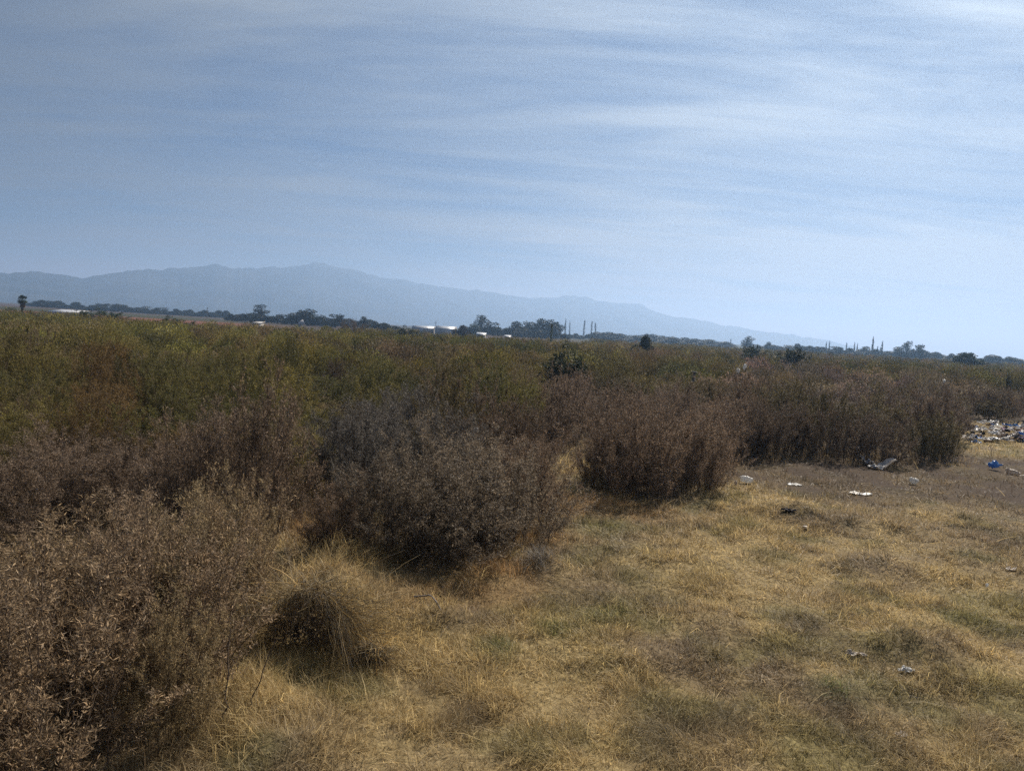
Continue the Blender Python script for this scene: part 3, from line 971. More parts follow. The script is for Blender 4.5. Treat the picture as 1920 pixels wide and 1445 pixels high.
x0, y0 = ground_at(450, 1375)
stick('dead_stem', [(x0, y0, zat(x0, y0) - .02), (x0 + .1, y0 + .03, .35), (x0 + .24, y0 + .1, .78)], .008, M_STEM, 'bare dark stem leaning right out of the straw at the thicket edge', 'stem')
x0, y0 = ground_at(418, 1400)
stick('dead_stem', [(x0, y0, zat(x0, y0) - .02), (x0 + .01, y0, .5), (x0 + .03, y0, 1.0)], .009, M_STEM, 'upright bare dark stem standing in front of the tan thicket', 'stem')
x0, y0 = ground_at(775, 1150)
stick('fallen_branch', [(x0, y0, zat(x0, y0) + .15), (x0 + .2, y0 - .1, zat(x0, y0) + .22), (x0 + .45, y0 - .35, zat(x0, y0) + .02)], .012, M_POST, 'dark fallen branch arching over the straw below the middle clump', 'branch')
x0, y0 = ground_at(820, 1255)
stick('fallen_twig', [(x0, y0, zat(x0, y0) + .03), (x0 + .35, y0 + .05, zat(x0, y0) + .07), (x0 + .75, y0 - .1, zat(x0 + .7, y0) + .02)], .006, M_STEM, 'thin dark twig lying on the straw in front of the middle clump', 'twig')

# ---------------------------------------------------------------- trees


def crown_clumps(rng, clumps, per, size):
    """clumps: list (x,y,z,rx,ry,rz)"""
    Ps, Ds = [], []
    for (x, y, z, rx, ry, rz) in clumps:
        n = max(8, int(per * (rx * ry * rz) ** .5))
        v = rng.normal(size=(n, 3)); v /= np.linalg.norm(v, axis=1, keepdims=True)
        v *= (rng.uniform(.25, 1.05, n) ** .5)[:, None]
        Ps.append(v * np.array([rx, ry, rz]) + np.array([x, y, z]))
        Ds.append(v + rng.normal(0, .7, (n, 3)))
    P = np.concatenate(Ps); D = np.concatenate(Ds)
    n = len(P)
    return leaf_quads(P, D, rng.uniform(.6, 1.5, n) * size, rng.uniform(.4, .9, n) * size, rng)


def limb_geo(trunk_h, r, clumps, rng, lean=(0, 0)):
    paths = []; rad = []
    t = np.linspace(0, 1, 6)
    tr = np.stack([t * lean[0], t * lean[1], t * trunk_h - .3], 1)
    tr[1:-1, :2] += rng.normal(0, r * .3, (4, 2))
    paths.append(tr); rad.append(np.linspace(1.25, .65, 6) * r)
    for c in clumps:
        s = tr[rng.integers(3, 6)]
        e = np.array(c[:3])
        P = s[None] * (1 - t[:, None]) + e[None] * t[:, None]
        P[1:-1, 2] += -.05 * np.linalg.norm(e - s) * np.sin(t[1:-1] * PI)
        paths.append(P); rad.append(np.linspace(.5, .15, 6) * r)
    return tubes(np.array(paths), np.array(rad), 6)


def tree_mesh(kind, seed):
    """meshes for a tree of unit height 10 m"""
    rng = np.random.default_rng(seed)
    cl = []
    if kind == 'broad':
        for i in range(24):
            a = rng.uniform(0, 6.28); q = rng.uniform(0, 1) ** .6
            cl.append((math.cos(a) * q * 3.4, math.sin(a) * q * 3.4, 1.4 + 7.2 * (1 - .6 * q ** 2) * (i % 5 + rng.uniform(.2, 1)) / 5, rng.uniform(1.1, 1.8), rng.uniform(1.1, 1.8), rng.uniform(.9, 1.5)))
        th, r, per, size = 4.5, .32, 95, .55
    elif kind == 'tall':        # loose eucalyptus with separate heads
        for i in range(20):
            a = rng.uniform(0, 6.28); z = rng.uniform(1.2, 9.2); q = rng.uniform(.2, 1) * (2.1 if z < 7.5 else 1.4)
            cl.append((math.cos(a) * q, math.sin(a) * q, z, rng.uniform(.7, 1.2), rng.uniform(.7, 1.2), rng.uniform(.6, 1.1)))
        th, r, per, size = 7.5, .28, 95, .45
    elif kind == 'poplar':
        for i in range(12):
            z = 1.5 + i * .7
            w = .65 * math.sin(min(1, (10.2 - z) / 6) * PI / 2) * rng.uniform(.7, 1.1)
            cl.append((rng.normal(0, .12), rng.normal(0, .12), z, w, w, .7))
        th, r, per, size = 9, .14, 110, .4
    elif kind == 'bare_poplar':
        for i in range(14):
            z = 2 + i * .58
            w = .38 * rng.uniform(.5, 1.2)
            cl.append((rng.normal(0, .18), rng.normal(0, .18), z, w, w, .6))
        th, r, per, size = 9.6, .14, 60, .3
    elif kind == 'cypress':
        for i in range(14):
            z = .8 + i * .66
            w = max(.12, .75 * (1 - z / 10.2) ** .7)
            cl.append((rng.normal(0, .05), rng.normal(0, .05), z, w, w, .6))
        th, r, per, size = 9, .15, 160, .35
    elif kind == 'bush':
        for i in range(20):
            a = rng.uniform(0, 6.28); q = rng.uniform(0, 1) ** .6
            cl.append((math.cos(a) * q * 5.0, math.sin(a) * q * 5.0, 1.8 + 6.4 * (1 - .65 * q ** 2) * rng.uniform(.2, 1), 2.1, 2.1, 1.9))
        th, r, per, size = 3, .35, 110, .7
    lV, lF = crown_clumps(rng, cl, per, size)
    lV[:, 2] = np.clip(lV[:, 2], .1, None)
    lV[:, 2] *= 10 / lV[:, 2].max()
    tV, tF = limb_geo(th, r, cl, rng)
    return mesh_np('tree_trunk', tV, tF, mat=M_BARK), mesh_np('tree_crown', lV, lF, mat=M_CROWN), float(np.ptp(lV[:, 0]))


TM = {k: [tree_mesh(k, 500 + i * 7 + j * 131) for i in range(3)] for j, k in enumerate(['broad', 'tall', 'poplar', 'bare_poplar', 'cypress', 'bush'])}
T_DARK = (.020, .030, .018); T_MID = (.03, .042, .022); T_BROWN = (.09, .07, .05)


def tree(kind, px, ytop, wpx, D, col, label, group=None, name=None, idx=None):
    p = point_at(px, ytop, D)
    h = max(p[2], 2.0)
    tm = TM[kind][random.randrange(3) if idx is None else idx]
    root = link(name or {'poplar': 'poplar_tree', 'bare_poplar': 'poplar_tree', 'cypress': 'cypress_tree'}.get(kind, 'tree'), None, loc=(p[0], p[1], 0))
    root.rotation_euler = (0, 0, random.uniform(0, 6.28))
    w = wpx / FPX * D * (1.3 if kind in ('broad', 'bush') and D > 250 else 1.0)
    s = w / tm[2]
    root.scale = (s, s, h / 10)
    link('trunk', tm[0], root)
    c = link('crown', tm[1], root)
    j = random.uniform(.85, 1.15)
    c.color = (col[0] * j, col[1] * j, col[2] * j, 1)
    tag(root, label, 'tree', group)
    return root


# skyline, left to right
tree('tall', 490, 569, 40, 380, T_DARK, 'tallest dark tree with a forked top left of the dark wood on the skyline', idx=0)
tree('broad', 470, 588, 30, 390, T_DARK, 'low dark tree at the left foot of the fork-topped tree')
tree('broad', 530, 588, 34, 385, T_DARK, 'small dark tree between the fork-topped tree and the broad domed tree')
tree('broad', 578, 578, 52, 370, T_DARK, 'broad domed dark tree in the middle of the left skyline wood')
tree('broad', 548, 587, 34, 372, T_MID, 'dark tree at the left foot of the broad domed tree')
tree('broad', 604, 590, 30, 365, T_MID, 'dark tree at the right foot of the broad domed tree')
tree('broad', 630, 587, 40, 360, T_DARK, 'rounded dark tree right of the broad domed tree')
tree('broad', 655, 596, 26, 355, T_BROWN, 'low brownish tree at the right end of the left skyline wood')
tree('tall', 685, 592, 24, 330, T_MID, 'small loose tree standing alone right of the left skyline wood')
tree('bush', 718, 604, 34, 300, T_MID, 'low rounded tree in the gap left of the white greenhouses')
tree('bush', 742, 610, 26, 310, T_MID, 'low dark tree just left of the white greenhouses')
tree('bush', 866, 608, 30, 270, (.045, .035, .03), 'dark brown bushy tree in front of the right end of the greenhouses')
tree('tall', 903, 589, 38, 420, T_DARK, 'dark tree with a pointed top right of the greenhouses', idx=1)
tree('broad', 924, 602, 34, 415, T_DARK, 'rounded dark tree at the right side of the point-topped tree')
tree('broad', 888, 606, 26, 410, T_MID, 'small dark tree at the left foot of the point-topped tree')
tree('broad', 968, 601, 38, 420, T_DARK, 'left dark tree of the wide wood beside the thin poplars')
tree('broad', 995, 601, 40, 425, T_DARK, 'second dark tree of the wide wood beside the thin poplars')
tree('broad', 1018, 596, 42, 420, T_DARK, 'tallest dark tree of the wide wood beside the thin poplars')
tree('broad', 1036, 598, 40, 418, T_DARK, 'right dark tree of the wide wood, next to the thin poplars')
tree('broad', 980, 615, 40, 412, T_DARK, 'low dark tree in front of the left part of the wide wood')
tree('broad', 1022, 618, 40, 412, T_DARK, 'low dark tree in front of the right part of the wide wood')
for px, yt, w, lab in [(1061, 597, 7, 'first thin bare poplar right of the wide dark wood'), (1069, 601, 6, 'second thin bare poplar right of the wide dark wood'),
                       (1096, 598, 7, 'thin bare poplar standing alone in the middle of the poplar row'), (1110, 600, 7, 'tall thin poplar left of the leaning one'),
                       (1117, 604, 7, 'thin poplar at the right end of the poplar row'), (1052, 612, 6, 'short thin poplar against the wide dark wood')]:
    tree('bare_poplar', px, yt, w, 520, T_MID, lab, 'thin poplars on the skyline')
tree('tall', 1403, 629, 32, 520, T_DARK, 'tall blue-green tree alone above the right treeline', idx=2)
tree('broad', 1442, 640, 16, 540, T_DARK, 'small ball-headed tree right of the tall blue-green tree')
tree('broad', 1418, 645, 26, 530, T_DARK, 'low tree at the right foot of the tall blue-green tree')
tree('bare_poplar', 1371, 634, 5, 540, T_MID, 'thin poplar left of the tall blue-green tree')
tree('bare_poplar', 1366, 640, 4, 545, T_MID, 'shortest thin poplar left of the tall blue-green tree')
tree('cypress', 1638, 630, 7, 480, T_DARK, 'tallest thin cypress on the right skyline')
tree('cypress', 1655, 638, 7, 480, T_DARK, 'second tallest thin cypress on the right skyline')
for px, yt in [(1646, 648), (1651, 650), (1550, 640), (1556, 638), (1588, 641), (1603, 640), (1608, 643), (1631, 649), (1545, 650), (1540, 652), (1592, 650)]:
    tree('cypress', px, yt, 5, 520, T_DARK, 'small thin cypress among the row on the right skyline', 'small cypresses on the right skyline')
tree('broad', 1622, 648, 28, 500, T_DARK, 'round dark tree left of the tallest cypress')
tree('broad', 1564, 648, 24, 520, T_DARK, 'round dark tree right of the twin small cypresses')
tree('broad', 1526, 651, 24, 520, T_DARK, 'round dark tree left of the twin small cypresses')
tree('broad', 1685, 649, 34, 460, T_DARK, 'left dark tree of the pair-topped wood on the right skyline')
tree('tall', 1702, 638, 26, 460, T_DARK, 'tallest tree of the pair-topped wood on the right skyline', idx=1)
tree('broad', 1724, 644, 32, 455, T_DARK, 'right dark tree of the pair-topped wood on the right skyline')
tree('broad', 1738, 658, 18, 455, T_DARK, 'small dark tree at the right foot of the pair-topped wood')
tree('bush', 1812, 659, 62, 205, (.04, .062, .024), 'wide round green tree near the right edge')
tree('broad', 1786, 662, 22, 400, T_DARK, 'small dark tree behind the left side of the round green tree')
tree('broad', 1863, 664, 32, 430, T_DARK, 'rounded tree right of the wide green tree')
tree('broad', 1897, 668, 30, 430, T_DARK, 'rounded tree at the right edge of the skyline')
tree('bush', 1208, 627, 48, 120, (.03, .045, .022), 'dark green leafy tree in the brush right of the poplars', idx=1)
tree('tall', 1212, 624, 26, 120.5, (.035, .05, .024), 'slender spindly tree growing up through the dark green tree')
rt = np.random.default_rng(4)
for i in range(17):
    px = 1122 + i * 15 + rt.uniform(-5, 5)
    tree('broad', px, horizon(px) + rt.uniform(-6.5, -1.0) - (3 if px < 1270 else 0), rt.uniform(34, 46), 600 + rt.uniform(-40, 40), T_DARK, 'low tree in the dark treeline right of the poplars', 'low trees of the right treeline')
for i in range(20):
    px = 172 + i * 14.5 + rt.uniform(-6, 6)
    tall = i in (1, 2, 4, 6, 7, 9)
    tree('tall' if tall else 'broad', px, horizon(px) - (rt.uniform(2, 8) if tall else rt.uniform(-4, 1)), rt.uniform(22, 36), 620 + rt.uniform(-60, 60), T_DARK, 'small far tree in the blue treeline between the palm and the fork-topped tree', 'far trees of the left treeline')
for i in range(12):
    px = 60 + i * 11 + rt.uniform(-5, 5)
    tree('broad', px, horizon(px) + rt.uniform(1, 6), rt.uniform(22, 34), 700, T_DARK, 'very small far tree along the fields right of the palm', 'far trees beside the palm')
for i in range(24):
    px = 1440 + i * 20 + rt.uniform(-8, 8)
    tree('broad', px, horizon(px) + rt.uniform(-4, 2), rt.uniform(30, 42), 620 + rt.uniform(-50, 50), T_DARK, 'low far tree along the base of the right skyline', 'low far trees of the right skyline')
for i in range(7):
    px = 425 + i * 9 + rt.uniform(-3, 3)
    tree('bare_poplar', px, horizon(px) - rt.uniform(-2, 5), 4, 520, T_MID, 'small thin bare tree left of the fork-topped tree', 'thin bare trees left of the fork-topped tree')

for (a_, b_, st, dd, lab, grp) in [(66, 430, 15, 610, 'low bushy tree in the undergrowth of the blue far treeline at left', 'undergrowth trees of the far left treeline'),
                               (432, 700, 13, 395, 'low bushy tree in the undergrowth of the left skyline wood', 'undergrowth trees of the left wood'),
                               (872, 1058, 13, 430, 'low bushy tree in the undergrowth right of the greenhouses', 'undergrowth trees right of the greenhouses'),
                               (1064, 1120, 14, 560, 'low bushy tree at the foot of the thin poplars', 'undergrowth trees under the poplars'),
                               (1500, 1760, 16, 500, 'low bushy tree at the foot of the right skyline cypresses', 'undergrowth trees under the cypresses'),
                               (1840, 1930, 16, 440, 'low bushy tree at the right end of the skyline', 'undergrowth trees at the right end')]:
    q_ = a_
    while q_ < b_:
        tree('bush', q_ + rt.uniform(-4, 4), horizon(q_) + rt.uniform(-7, 2.5), rt.uniform(18, 28), dd + rt.uniform(-12, 12), T_DARK, lab, grp)
        q_ += st

# palm
pp = point_at(42, 552, 182)
root = link('palm_tree', None, loc=(pp[0], pp[1], 0))
tag(root, 'lone fan palm with a shaggy round head at the left edge', 'palm tree')
hp = pp[2]
t = np.linspace(0, 1, 8)
P = np.stack([t * .1, t * 0, t * (hp - 1.2) - .2], 1)[None]
V, F = tubes(P, (np.linspace(1.2, .75, 8) * .3)[None], 8)
link('trunk', mesh_np('palm_trunk', V, F, mat=M_BARK, smoothf=True), root)
rp = np.random.default_rng(2)
FV = []; FF = []; o_ = 0
for i in range(60):
    a = rp.uniform(0, 6.28); e = rp.uniform(-.9, 1.35)
    d = np.array([math.cos(a) * math.cos(e), math.sin(a) * math.cos(e), math.sin(e)])
    side = np.array([-math.sin(a), math.cos(a), 0]); upv = np.cross(d, side)
    c0 = np.array([.1, 0, hp - 1.25]); c1 = c0 + d * rp.uniform(.5, .75)
    w = .012
    vs = [c0 - side * w, c0 + side * w, c1 + side * w, c1 - side * w]; FV += vs; FF.append([o_, o_ + 1, o_ + 2, o_ + 3]); o_ += 4
    for s_ in np.linspace(-1.25, 1.25, 11):
        dd = d * math.cos(s_) + side * math.sin(s_) + np.array([0, 0, -.25]) * abs(s_)
        L_ = rp.uniform(.65, .85)
        tip = c1 + dd * L_ + np.array([0, 0, -.12])
        mid = c1 + dd * L_ * .5
        wv = np.cross(dd, upv); wv /= np.linalg.norm(wv) + 1e-6
        FV += [c1, mid + wv * .045, tip, mid - wv * .045]; FF.append([o_, o_ + 1, o_ + 2, o_ + 3]); o_ += 4
link('crown', mesh_np('palm_crown', np.array(FV), np.array(FF), mat=M_FROND), root)
n = 500
a = rp.uniform(0, 6.28, n)
P = np.stack([.1 + np.cos(a) * .38, np.sin(a) * .38, hp - 1.4 - rp.uniform(0, 1.3, n)], 1)
D = np.stack([np.cos(a) * .25, np.sin(a) * .25, -np.ones(n)], 1) + rp.normal(0, .15, (n, 3))
V, F = leaf_quads(P, D, rp.uniform(.4, .7, n), rp.uniform(.08, .16, n), rp)
link('dead_frond', mesh_np('palm_skirt', V, F, mat=M_CARD), root)


# ---------------------------------------------------------------- greenhouses and far buildings
def tunnel(px, ytop, wpx, D, depth, label, n=1):
    """row of n arched bays"""
    p = point_at(px, ytop, D)
    depth_ = wpx / FPX * D
    w = depth
    depth = depth_
    H = max(p[2], 2.2)
    root = link('greenhouse', None, loc=(p[0] + depth / 2, p[1], 0), rz=PI / 2)
    tag(root, label, 'greenhouse')
    bw = w / n
    prof = []
    for b_ in range(n):
        for t_ in np.linspace(0, 1, 13)[(1 if b_ else 0):]:
            prof.append((-w / 2 + (b_ + t_) * bw, H * .70 + H * .30 * math.sin(t_ * PI)))
    prof = [(-w / 2, 0)] + prof + [(w / 2, 0)]
    prof = np.array(prof)
    k = len(prof)
    inner = prof.copy(); inner[:, 0] *= .985; inner[:, 1] = np.maximum(inner[:, 1] - .06, 0)
    V = []
    for pr in (prof, inner):
        for yy in (0, depth):
            V += [(x_, yy, z_) for x_, z_ in pr]
    F = []
    for i in range(k - 1):
        F.append([i, i + 1, k + i + 1, k + i])
        F.append([2 * k + i + 1, 2 * k + i, 3 * k + i, 3 * k + i + 1])
        F.append([i + 1, i, 2 * k + i, 2 * k + i + 1])
        F.append([k + i, k + i + 1, 3 * k + i + 1, 3 * k + i])
    link('film_cover', mesh_np('film_cover', np.array(V), np.array(F), mat=M_GREENHOUSE), root)
    for yy in (.15, depth - .15):
        V = [(x_, yy, z_) for x_, z_ in inner] + [(x_, yy, 0) for x_, z_ in inner]
        F = [[i, i + 1, k + i + 1, k + i] for i in range(1, k - 2)]
        link('end_wall', mesh_np('end_wall', np.array(V), np.array(F), mat=M_ROOF), root)
    for i in range(2, k - 1, 12):
        P = np.stack([np.full(6, prof[i][0]), np.full(6, -.05), np.linspace(0, prof[i][1], 6)], 1)[None]
        V, F = tubes(P, np.full((1, 6), .06), 5)
        link('frame_post', mesh_np('frame_post', V, F, mat=M_POST), root)


tunnel(797, 611, 40, 330, 16, 'long white plastic greenhouse left of the grey pole', 3)
tunnel(837, 611.5, 36, 320, 14, 'white plastic greenhouse in front of the dark brown bushy tree', 2)


def box_geo(x0, x1, y0, y1, z0, z1):
    V = np.array([(x0, y0, z0), (x1, y0, z0), (x1, y1, z0), (x0, y1, z0), (x0, y0, z1), (x1, y0, z1), (x1, y1, z1), (x0, y1, z1)], float)
    return V, np.array([(3, 2, 1, 0), (4, 5, 6, 7), (0, 1, 5, 4), (1, 2, 6, 5), (2, 3, 7, 6), (3, 0, 4, 7)])


def merge(parts):
    V, F, o3 = [], [], 0
    for v, f in parts:
        V.append(v); F.append(np.asarray(f) + o3); o3 += len(v)
    return np.concatenate(V), np.concatenate(F)


def shed(px, ytop, wpx, D, label, roofmat, depth=6.0, pitch=.5):
    p = point_at(px, ytop, D)
    w = wpx / FPX * D; H = max(p[2], 1.6)
    root = link('shed', None, loc=(p[0], p[1], 0))
    tag(root, label, 'shed')
    e = H - pitch
    V, F = merge([box_geo(-w / 2, -.5, 0, .15, 0, e), box_geo(.5, w / 2, 0, .15, 0, e), box_geo(-.5, .5, 0, .15, min(2.0, e * .8), e),
                  box_geo(-w / 2, -w / 2 + .15, .15, depth, 0, e), box_geo(w / 2 - .15, w / 2, .15, depth, 0, e), box_geo(-w / 2 + .15, w / 2 - .15, depth - .15, depth, 0, e)])
    link('wall', mesh_np('wall', V, F, mat=M_WALL), root)
    V, F = box_geo(-w / 2 - .3, w / 2 + .3, -.3, depth + .3, e + .01, e + .12)
    V[4:, 2] += 0; V[[2, 3, 6, 7], 2] += pitch
    link('roof', mesh_np('roof', V, F, mat=roofmat), root)
    V, F = box_geo(-.48, .48, .03, .09, 0.02, min(1.98, e * .8 - .02))
    link('door', mesh_np('door', V, F, mat=M_POST), root)


shed(110, 583.5, 52, 260, 'long low shed with a white roof right of the palm', M_GREENHOUSE, 10, .9)
shed(902, 624, 15, 250, 'small low shed with a pale roof below the point-topped tree', M_GREENHOUSE, 5, .7)
shed(952, 629, 9, 230, 'tiny white-roofed hut below the left end of the wide wood', M_GREENHOUSE, 3, .5)
shed(478, 605.5, 14, 230, 'small pale-roofed shed below the fork-topped tree', M_ROOF, 5, .5)


def post(px, ytop, D, r, mat, label, name='post', cat='post', cross=False):
    p = point_at(px, ytop, D)
    root = link(name, None, loc=(p[0], p[1], 0))
    tag(root, label, cat)
    t_ = np.linspace(0, 1, 5)
    P = np.stack([t_ * r * .6, t_ * 0, t_ * (p[2] + .3) - .3], 1)[None]
    V, F = tubes(P, (np.linspace(1.1, .9, 5) * r)[None], 8)
    ztop = p[2]
    link('shaft', mesh_np('post_shaft', V, F, mat=mat), root)
    V, F = box_geo(-r * 1.15, r * 1.15, -r * 1.15, r * 1.15, ztop - .02, ztop + r)
    V[:, 0] += r * .6
    link('cap', mesh_np('post_cap', V, F, mat=mat), root)
    if cross:
        V, F = box_geo(-.7, .7, -.05, .05, ztop - .5, ztop - .38)
        link('cross_arm', mesh_np('cross_arm', V, F, mat=mat), root)
    return root


post(1034, 609, 130, .18, M_GPOST, 'green-grey pole standing in front of the wide dark wood', 'pole', 'pole')
post(1300, 699, 45, .09, M_POST, 'short grey wooden post in the brown brush right of centre')
post(166, 604, 75, .07, M_WPOST, 'thin white post in the brush at left below the olive shrub')
post(817, 603, 340, .12, M_POST, 'thin utility pole between the two greenhouses', 'utility_pole', 'pole', True)
post(389, 577, 450, .13, M_POST, 'thin utility pole in the left far treeline', 'utility_pole', 'pole', True)
post(1554, 669, 110, .08, M_WPOST, 'tiny white stake at the far brush edge below the twin cypresses')
# slanted white panel
p = point_at(566, 604, 210)
V, F = box_geo(-1.0, 1.0, -.04, .04, 0, 1.5)
root = link('tilted_panel', mesh_np('tilted_panel', V, F, mat=M_GREENHOUSE), loc=(p[0], p[1], p[2] - .9))
root.rotation_euler = (math.radians(-25), math.radians(-35), 0)
tag(root, 'slanted pale sheet standing in the brush below the broad domed tree', 'panel')
V, F = box_geo(-.05, .05, .1, .2, -3.0, .6)
link('support', mesh_np('panel_support', V, F, mat=M_POST), root)


# ---------------------------------------------------------------- litter
def bag_mesh(seed, sx, sy, sz, crush=.35, res=3):
    """crumpled plastic bag lying on the ground"""
    rng = np.random.default_rng(seed)
    nu, nv = 26, 16
    u = np.linspace(0, 2 * PI, nu, endpoint=False); v = np.linspace(0, PI, nv)
    U, Vv = np.meshgrid(u, v, indexing='ij')
    d = np.stack([np.cos(U) * np.sin(Vv), np.sin(U) * np.sin(Vv), np.cos(Vv)], -1).reshape(-1, 3)
    r = np.ones(len(d))
    for i in range(26):
        nrm = rng.normal(size=3); nrm /= np.linalg.norm(nrm)
        q = d @ nrm
        r -= crush * .22 * np.abs(np.sin(q * rng.uniform(3, 9) + rng.uniform(0, 6))) * (q > rng.uniform(-.3, .5))
    r *= .78 + .5 * vnoise(d[:, 0] * 1.6 + seed * 3.1, d[:, 1] * 1.6 + d[:, 2] * 1.3, seed)
    r *= 1 + .45 * np.maximum(0, d[:, 0]) ** 6       # gathered neck
    P = d * np.clip(r, .35, 1.6)[:, None] * np.array([sx, sy, sz * 1.3])
    P[:, 2] += sz * .8
    P[:, 2] = np.maximum(P[:, 2], -.02)
    I_ = np.arange(nu * nv).reshape(nu, nv)
    F = np.stack([I_[:, :-1], np.roll(I_, -1, 0)[:, :-1], np.roll(I_, -1, 0)[:, 1:], I_[:, 1:]], -1).reshape(-1, 4)
    return P, F


def sheet_mesh(seed, sx, sy, amp, th=.006, stand=0.0):
    rng = np.random.default_rng(seed)
    n_ = 18
    u, v = np.meshgrid(np.linspace(-1, 1, n_), np.linspace(-1, 1, n_), indexing='ij')
    ed = 1 + .25 * (vnoise(u * 2 + seed, v * 2, seed) - .5)
    rr_ = .75 + .5 * vnoise(np.arctan2(v, u) * 1.5 + seed, u * 0 + seed, seed)
    X = u * np.sqrt(1 - v * v / 2) * sx * ed * rr_ * 1.15; Y = v * np.sqrt(1 - u * u / 2) * sy * ed * rr_ * 1.15
    Z = amp * (np.abs(fbm(u * 1.5 + seed, v * 1.5, seed, 2) - .5) * 3.4) + amp * .2 + stand * smooth(.1, 1, u + rng.uniform(-.2, .2))
    T_ = np.stack([X, Y, Z], -1).reshape(-1, 3); B_ = T_ - np.array([0, 0, th])
    I_ = np.arange(n_ * n_).reshape(n_, n_)
    Ft = np.stack([I_[:-1, :-1], I_[1:, :-1], I_[1:, 1:], I_[:-1, 1:]], -1).reshape(-1, 4)
    Fb = Ft[:, ::-1] + n_ * n_
    rim = np.concatenate([I_[0, :], I_[1:, -1], I_[-1, -2::-1], I_[-2:0:-1, 0]])
    nx_ = np.roll(rim, -1)
    Fr = np.stack([rim, rim + n_ * n_, nx_ + n_ * n_, nx_], 1)
    return np.concatenate([T_, B_]), np.concatenate([Ft, Fb, Fr])


def litter(name, px, py, geo, mat, label, cat, rz=0.0, group=None, dz=0.0, sm=True):
    x, y = ground_at(px, py)
    V, F = geo
    o = link(name, mesh_np(name, V, F, mat=mat, smoothf=sm), loc=(x, y, zat(x, y) + .01 + dz), rz=rz)
    return tag(o, label, cat, group)


litter('plastic_bag', 1405, 912, bag_mesh(1, .22, .14, .11), M_WHITE, 'plump white plastic bag beside the rusty brown clump', 'bag', 2.8)
litter('plastic_bag', 1379, 917, bag_mesh(21, .08, .07, .09), M_PALE, 'small grey plastic scrap at the foot of the rusty brown clump', 'bag', 1.8)
litter('plastic_sheet', 1488, 911, sheet_mesh(2, .16, .10, .03), M_WHITE, 'flat white scrap on the bare soil right of the plump white bag', 'litter', .2)
litter('plastic_bag', 1711, 908, bag_mesh(3, .21, .16, .12), M_WHITE, 'white bag alone at the right side of the bare soil strip', 'bag', .2)
litter('plastic_sheet', 1615, 929, sheet_mesh(4, .21, .12, .025), M_WHITE, 'flat white plastic sheet lying where the grass meets the bare soil', 'litter', -.2)
litter('plastic_bag', 1610, 861, bag_mesh(5, .17, .12, .08), M_WHITE, 'small white bag left of the crumpled plastic film, under the brush', 'bag', .3)
litter('plastic_film', 1627, 872, sheet_mesh(6, .17, .14, .12, .006, .12), M_CLEARP, 'upright twisted scrap of pale film beside the small white bag', 'litter', 2.6)
litter('plastic_film', 1650, 880, sheet_mesh(7, .42, .2, .11, .006, .22), M_CLEARP, 'large crumpled grey plastic film at the foot of the brush', 'litter', .2)
litter('plastic_bag', 1862, 882, bag_mesh(8, .30, .22, .17), M_BLUE, 'crumpled bright blue plastic bag near the right edge', 'bag', -.5)
litter('plastic_bag', 1892, 889, bag_mesh(9, .30, .13, .12), M_PALE, 'dirty cream plastic bag right of the blue bag', 'bag', -.9)
litter('plastic_sheet', 1916, 892, sheet_mesh(10, .16, .05, .03), M_PALE, 'thin pale strip at the right edge beside the cream bag', 'litter', 0)
litter('stone', 1509, 990, bag_mesh(11, .09, .075, .035, .2), M_PALE, 'pale pinkish stone on the grass below the straw mounds', 'stone', 1)
litter('paper_scrap', 1606, 1233, sheet_mesh(12, .10, .035, .03), M_PALE, 'pale paper scrap on the grass left of the straw mound', 'litter', -.1)
litter('plastic_sheet', 1698, 1267, sheet_mesh(13, .08, .045, .04), M_WHITE, 'small white wrapper in the green grass below the straw mound', 'litter', .2)
litter('paper_scrap', 1850, 1096, bag_mesh(14, .045, .03, .05), M_WHITE, 'tiny white scrap on the grass near the right edge', 'litter', .2)
litter('paper_scrap', 1897, 1074, sheet_mesh(15, .10, .05, .03), M_PALE, 'tiny pale scrap on the grass at the right edge', 'litter', .4)
litter('plastic_sheet', 1690, 1384, sheet_mesh(16, .06, .035, .02), M_PALE, 'pale chip on the grass at the bottom right', 'litter', .4)
litter('plastic_sheet', 1478, 970, sheet_mesh(17, .14, .06, .03), M_DARKP, 'dark scrap half buried in the straw mound', 'litter', .1)
litter('plastic_bag', 1125, 803, bag_mesh(20, .1, .06, .05), M_PALE, 'pale scrap caught in the brush left of the rusty brown clump', 'bag', .1, None, 1.3)

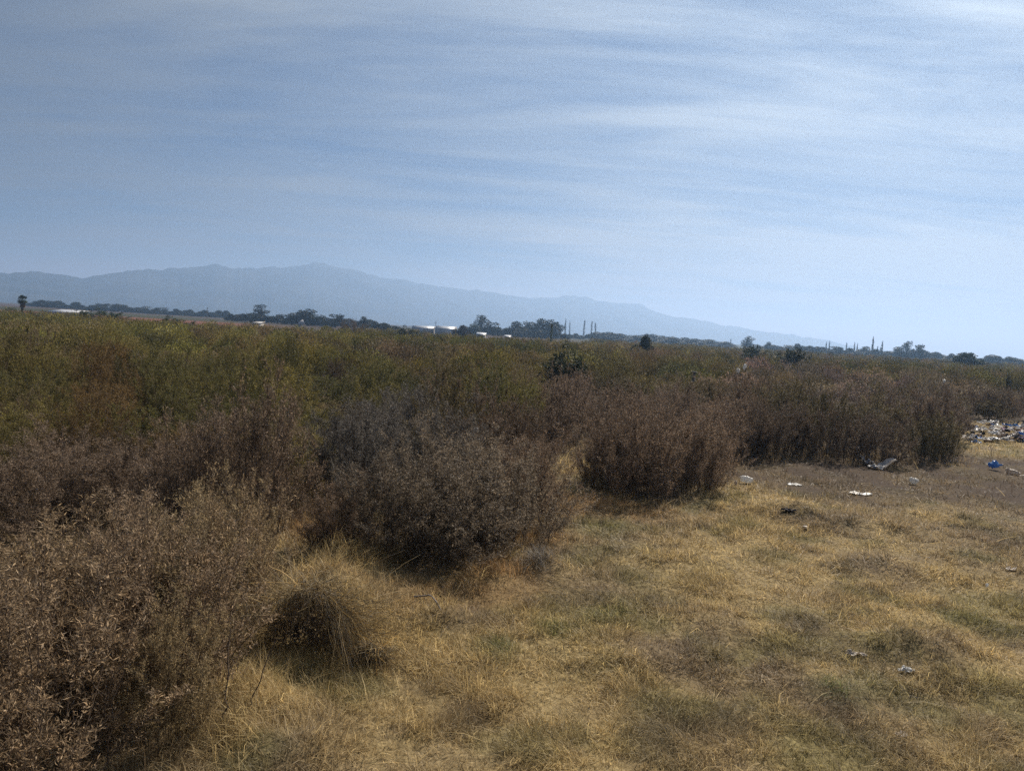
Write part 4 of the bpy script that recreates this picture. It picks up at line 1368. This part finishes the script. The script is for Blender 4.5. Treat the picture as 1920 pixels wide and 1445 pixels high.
# bags caught in the tops of the brush
for (px, py, D, sx, sz, lab) in [(1383, 694, 42, .2, .22, 'lower white bag snagged on the brush right of centre'), (1396, 687, 42.3, .22, .26, 'upper white bag snagged on the brush right of centre'),
                                 (1386, 687, 42.6, .05, .06, 'tiny white shred above the snagged white bags'), (1770, 715, 46, .22, .19, 'lone white bag snagged on the brush at far right'),
                                 (895, 805, 17, .08, .07, 'white scrap caught in the brush behind the middle clump')]:
    p = point_at(px, py, D)
    V, F = bag_mesh(px, sx, sx * .8, sz)
    V[:, 2] -= sz * .8
    tag(link('plastic_bag', mesh_np('plastic_bag', V, F, mat=M_WHITE), loc=p, rz=px), lab, 'bag')
    # the shrub that carries it
    if D > 40:
        shrub(p[0], p[1] + .1, p[2] - sz * 1.3, .9, C_MAUVE * .9, 'mauve-brown shrub carrying the ' + lab.split(' snagged')[0] if 'shred' not in lab else 'mauve-brown shrub under the tiny white shred', None, PROTO_M)

# rubbish heap at the right edge
rh = np.random.default_rng(12)
PILE_M = [(M_WHITE, 'white plastic scrap'), (M_WHITE, 'white plastic scrap'), (M_PALE, 'dirty cream scrap'), (M_BLUE, 'blue plastic scrap'), (M_CLEARP, 'grey film scrap'), (M_CLEARP, 'grey film scrap'), (M_DARKP, 'black plastic scrap'), (M_PINK, 'pinkish rag'), (M_CARD, 'brown cardboard piece')]
for i in range(150):
    px = 1812 + 140 * rh.random(); py = 803 + 27 * rh.random()
    mt, wd = PILE_M[rh.integers(len(PILE_M))]
    dz = max(0, rh.normal(.10, .12))
    if rh.random() < .55:
        s = rh.uniform(.09, .24)
        geo = bag_mesh(100 + i, s * rh.uniform(.8, 1.6), s * .8, s * .6, .5); nm = 'rubbish_bag'
    else:
        geo = sheet_mesh(100 + i, rh.uniform(.12, .36), rh.uniform(.08, .2), .1, .006, rh.uniform(0, .12)); nm = 'rubbish_scrap'
    litter(nm, px, py, geo, mt, f'{wd} in the rubbish heap at the right edge of the brush', 'litter', rh.uniform(0, 6), f'{wd}s of the rubbish heap', dz)
x0, y0 = ground_at(1842, 800)
stick('pale_stick', [(x0 - .2, y0, .55), (x0, y0, .35), (x0 + .12, y0 - .1, .1)], .03, M_PALE, 'pale stick poking up behind the rubbish heap', 'stick')

# ---------------------------------------------------------------- render settings
vs = scene.view_settings
vs.view_transform = 'Standard'
vs.look = 'None'
vs.exposure = 0.37
vs.gamma = 1.0
vs.use_curve_mapping = False
cy = scene.cycles
cy.use_denoising = False
scene.render.filter_size = 1.15
cy.use_adaptive_sampling = False
cy.denoiser = 'OPENIMAGEDENOISE'
cy.denoising_input_passes = 'RGB_ALBEDO_NORMAL'
cy.denoising_prefilter = 'NONE'
cy.max_bounces = 6
cy.diffuse_bounces = 3
cy.glossy_bounces = 2
cy.transmission_bounces = 3
cy.volume_bounces = 1
cy.transparent_max_bounces = 8
cy.caustics_reflective = False
cy.caustics_refractive = False
cy.sample_clamp_indirect = 4
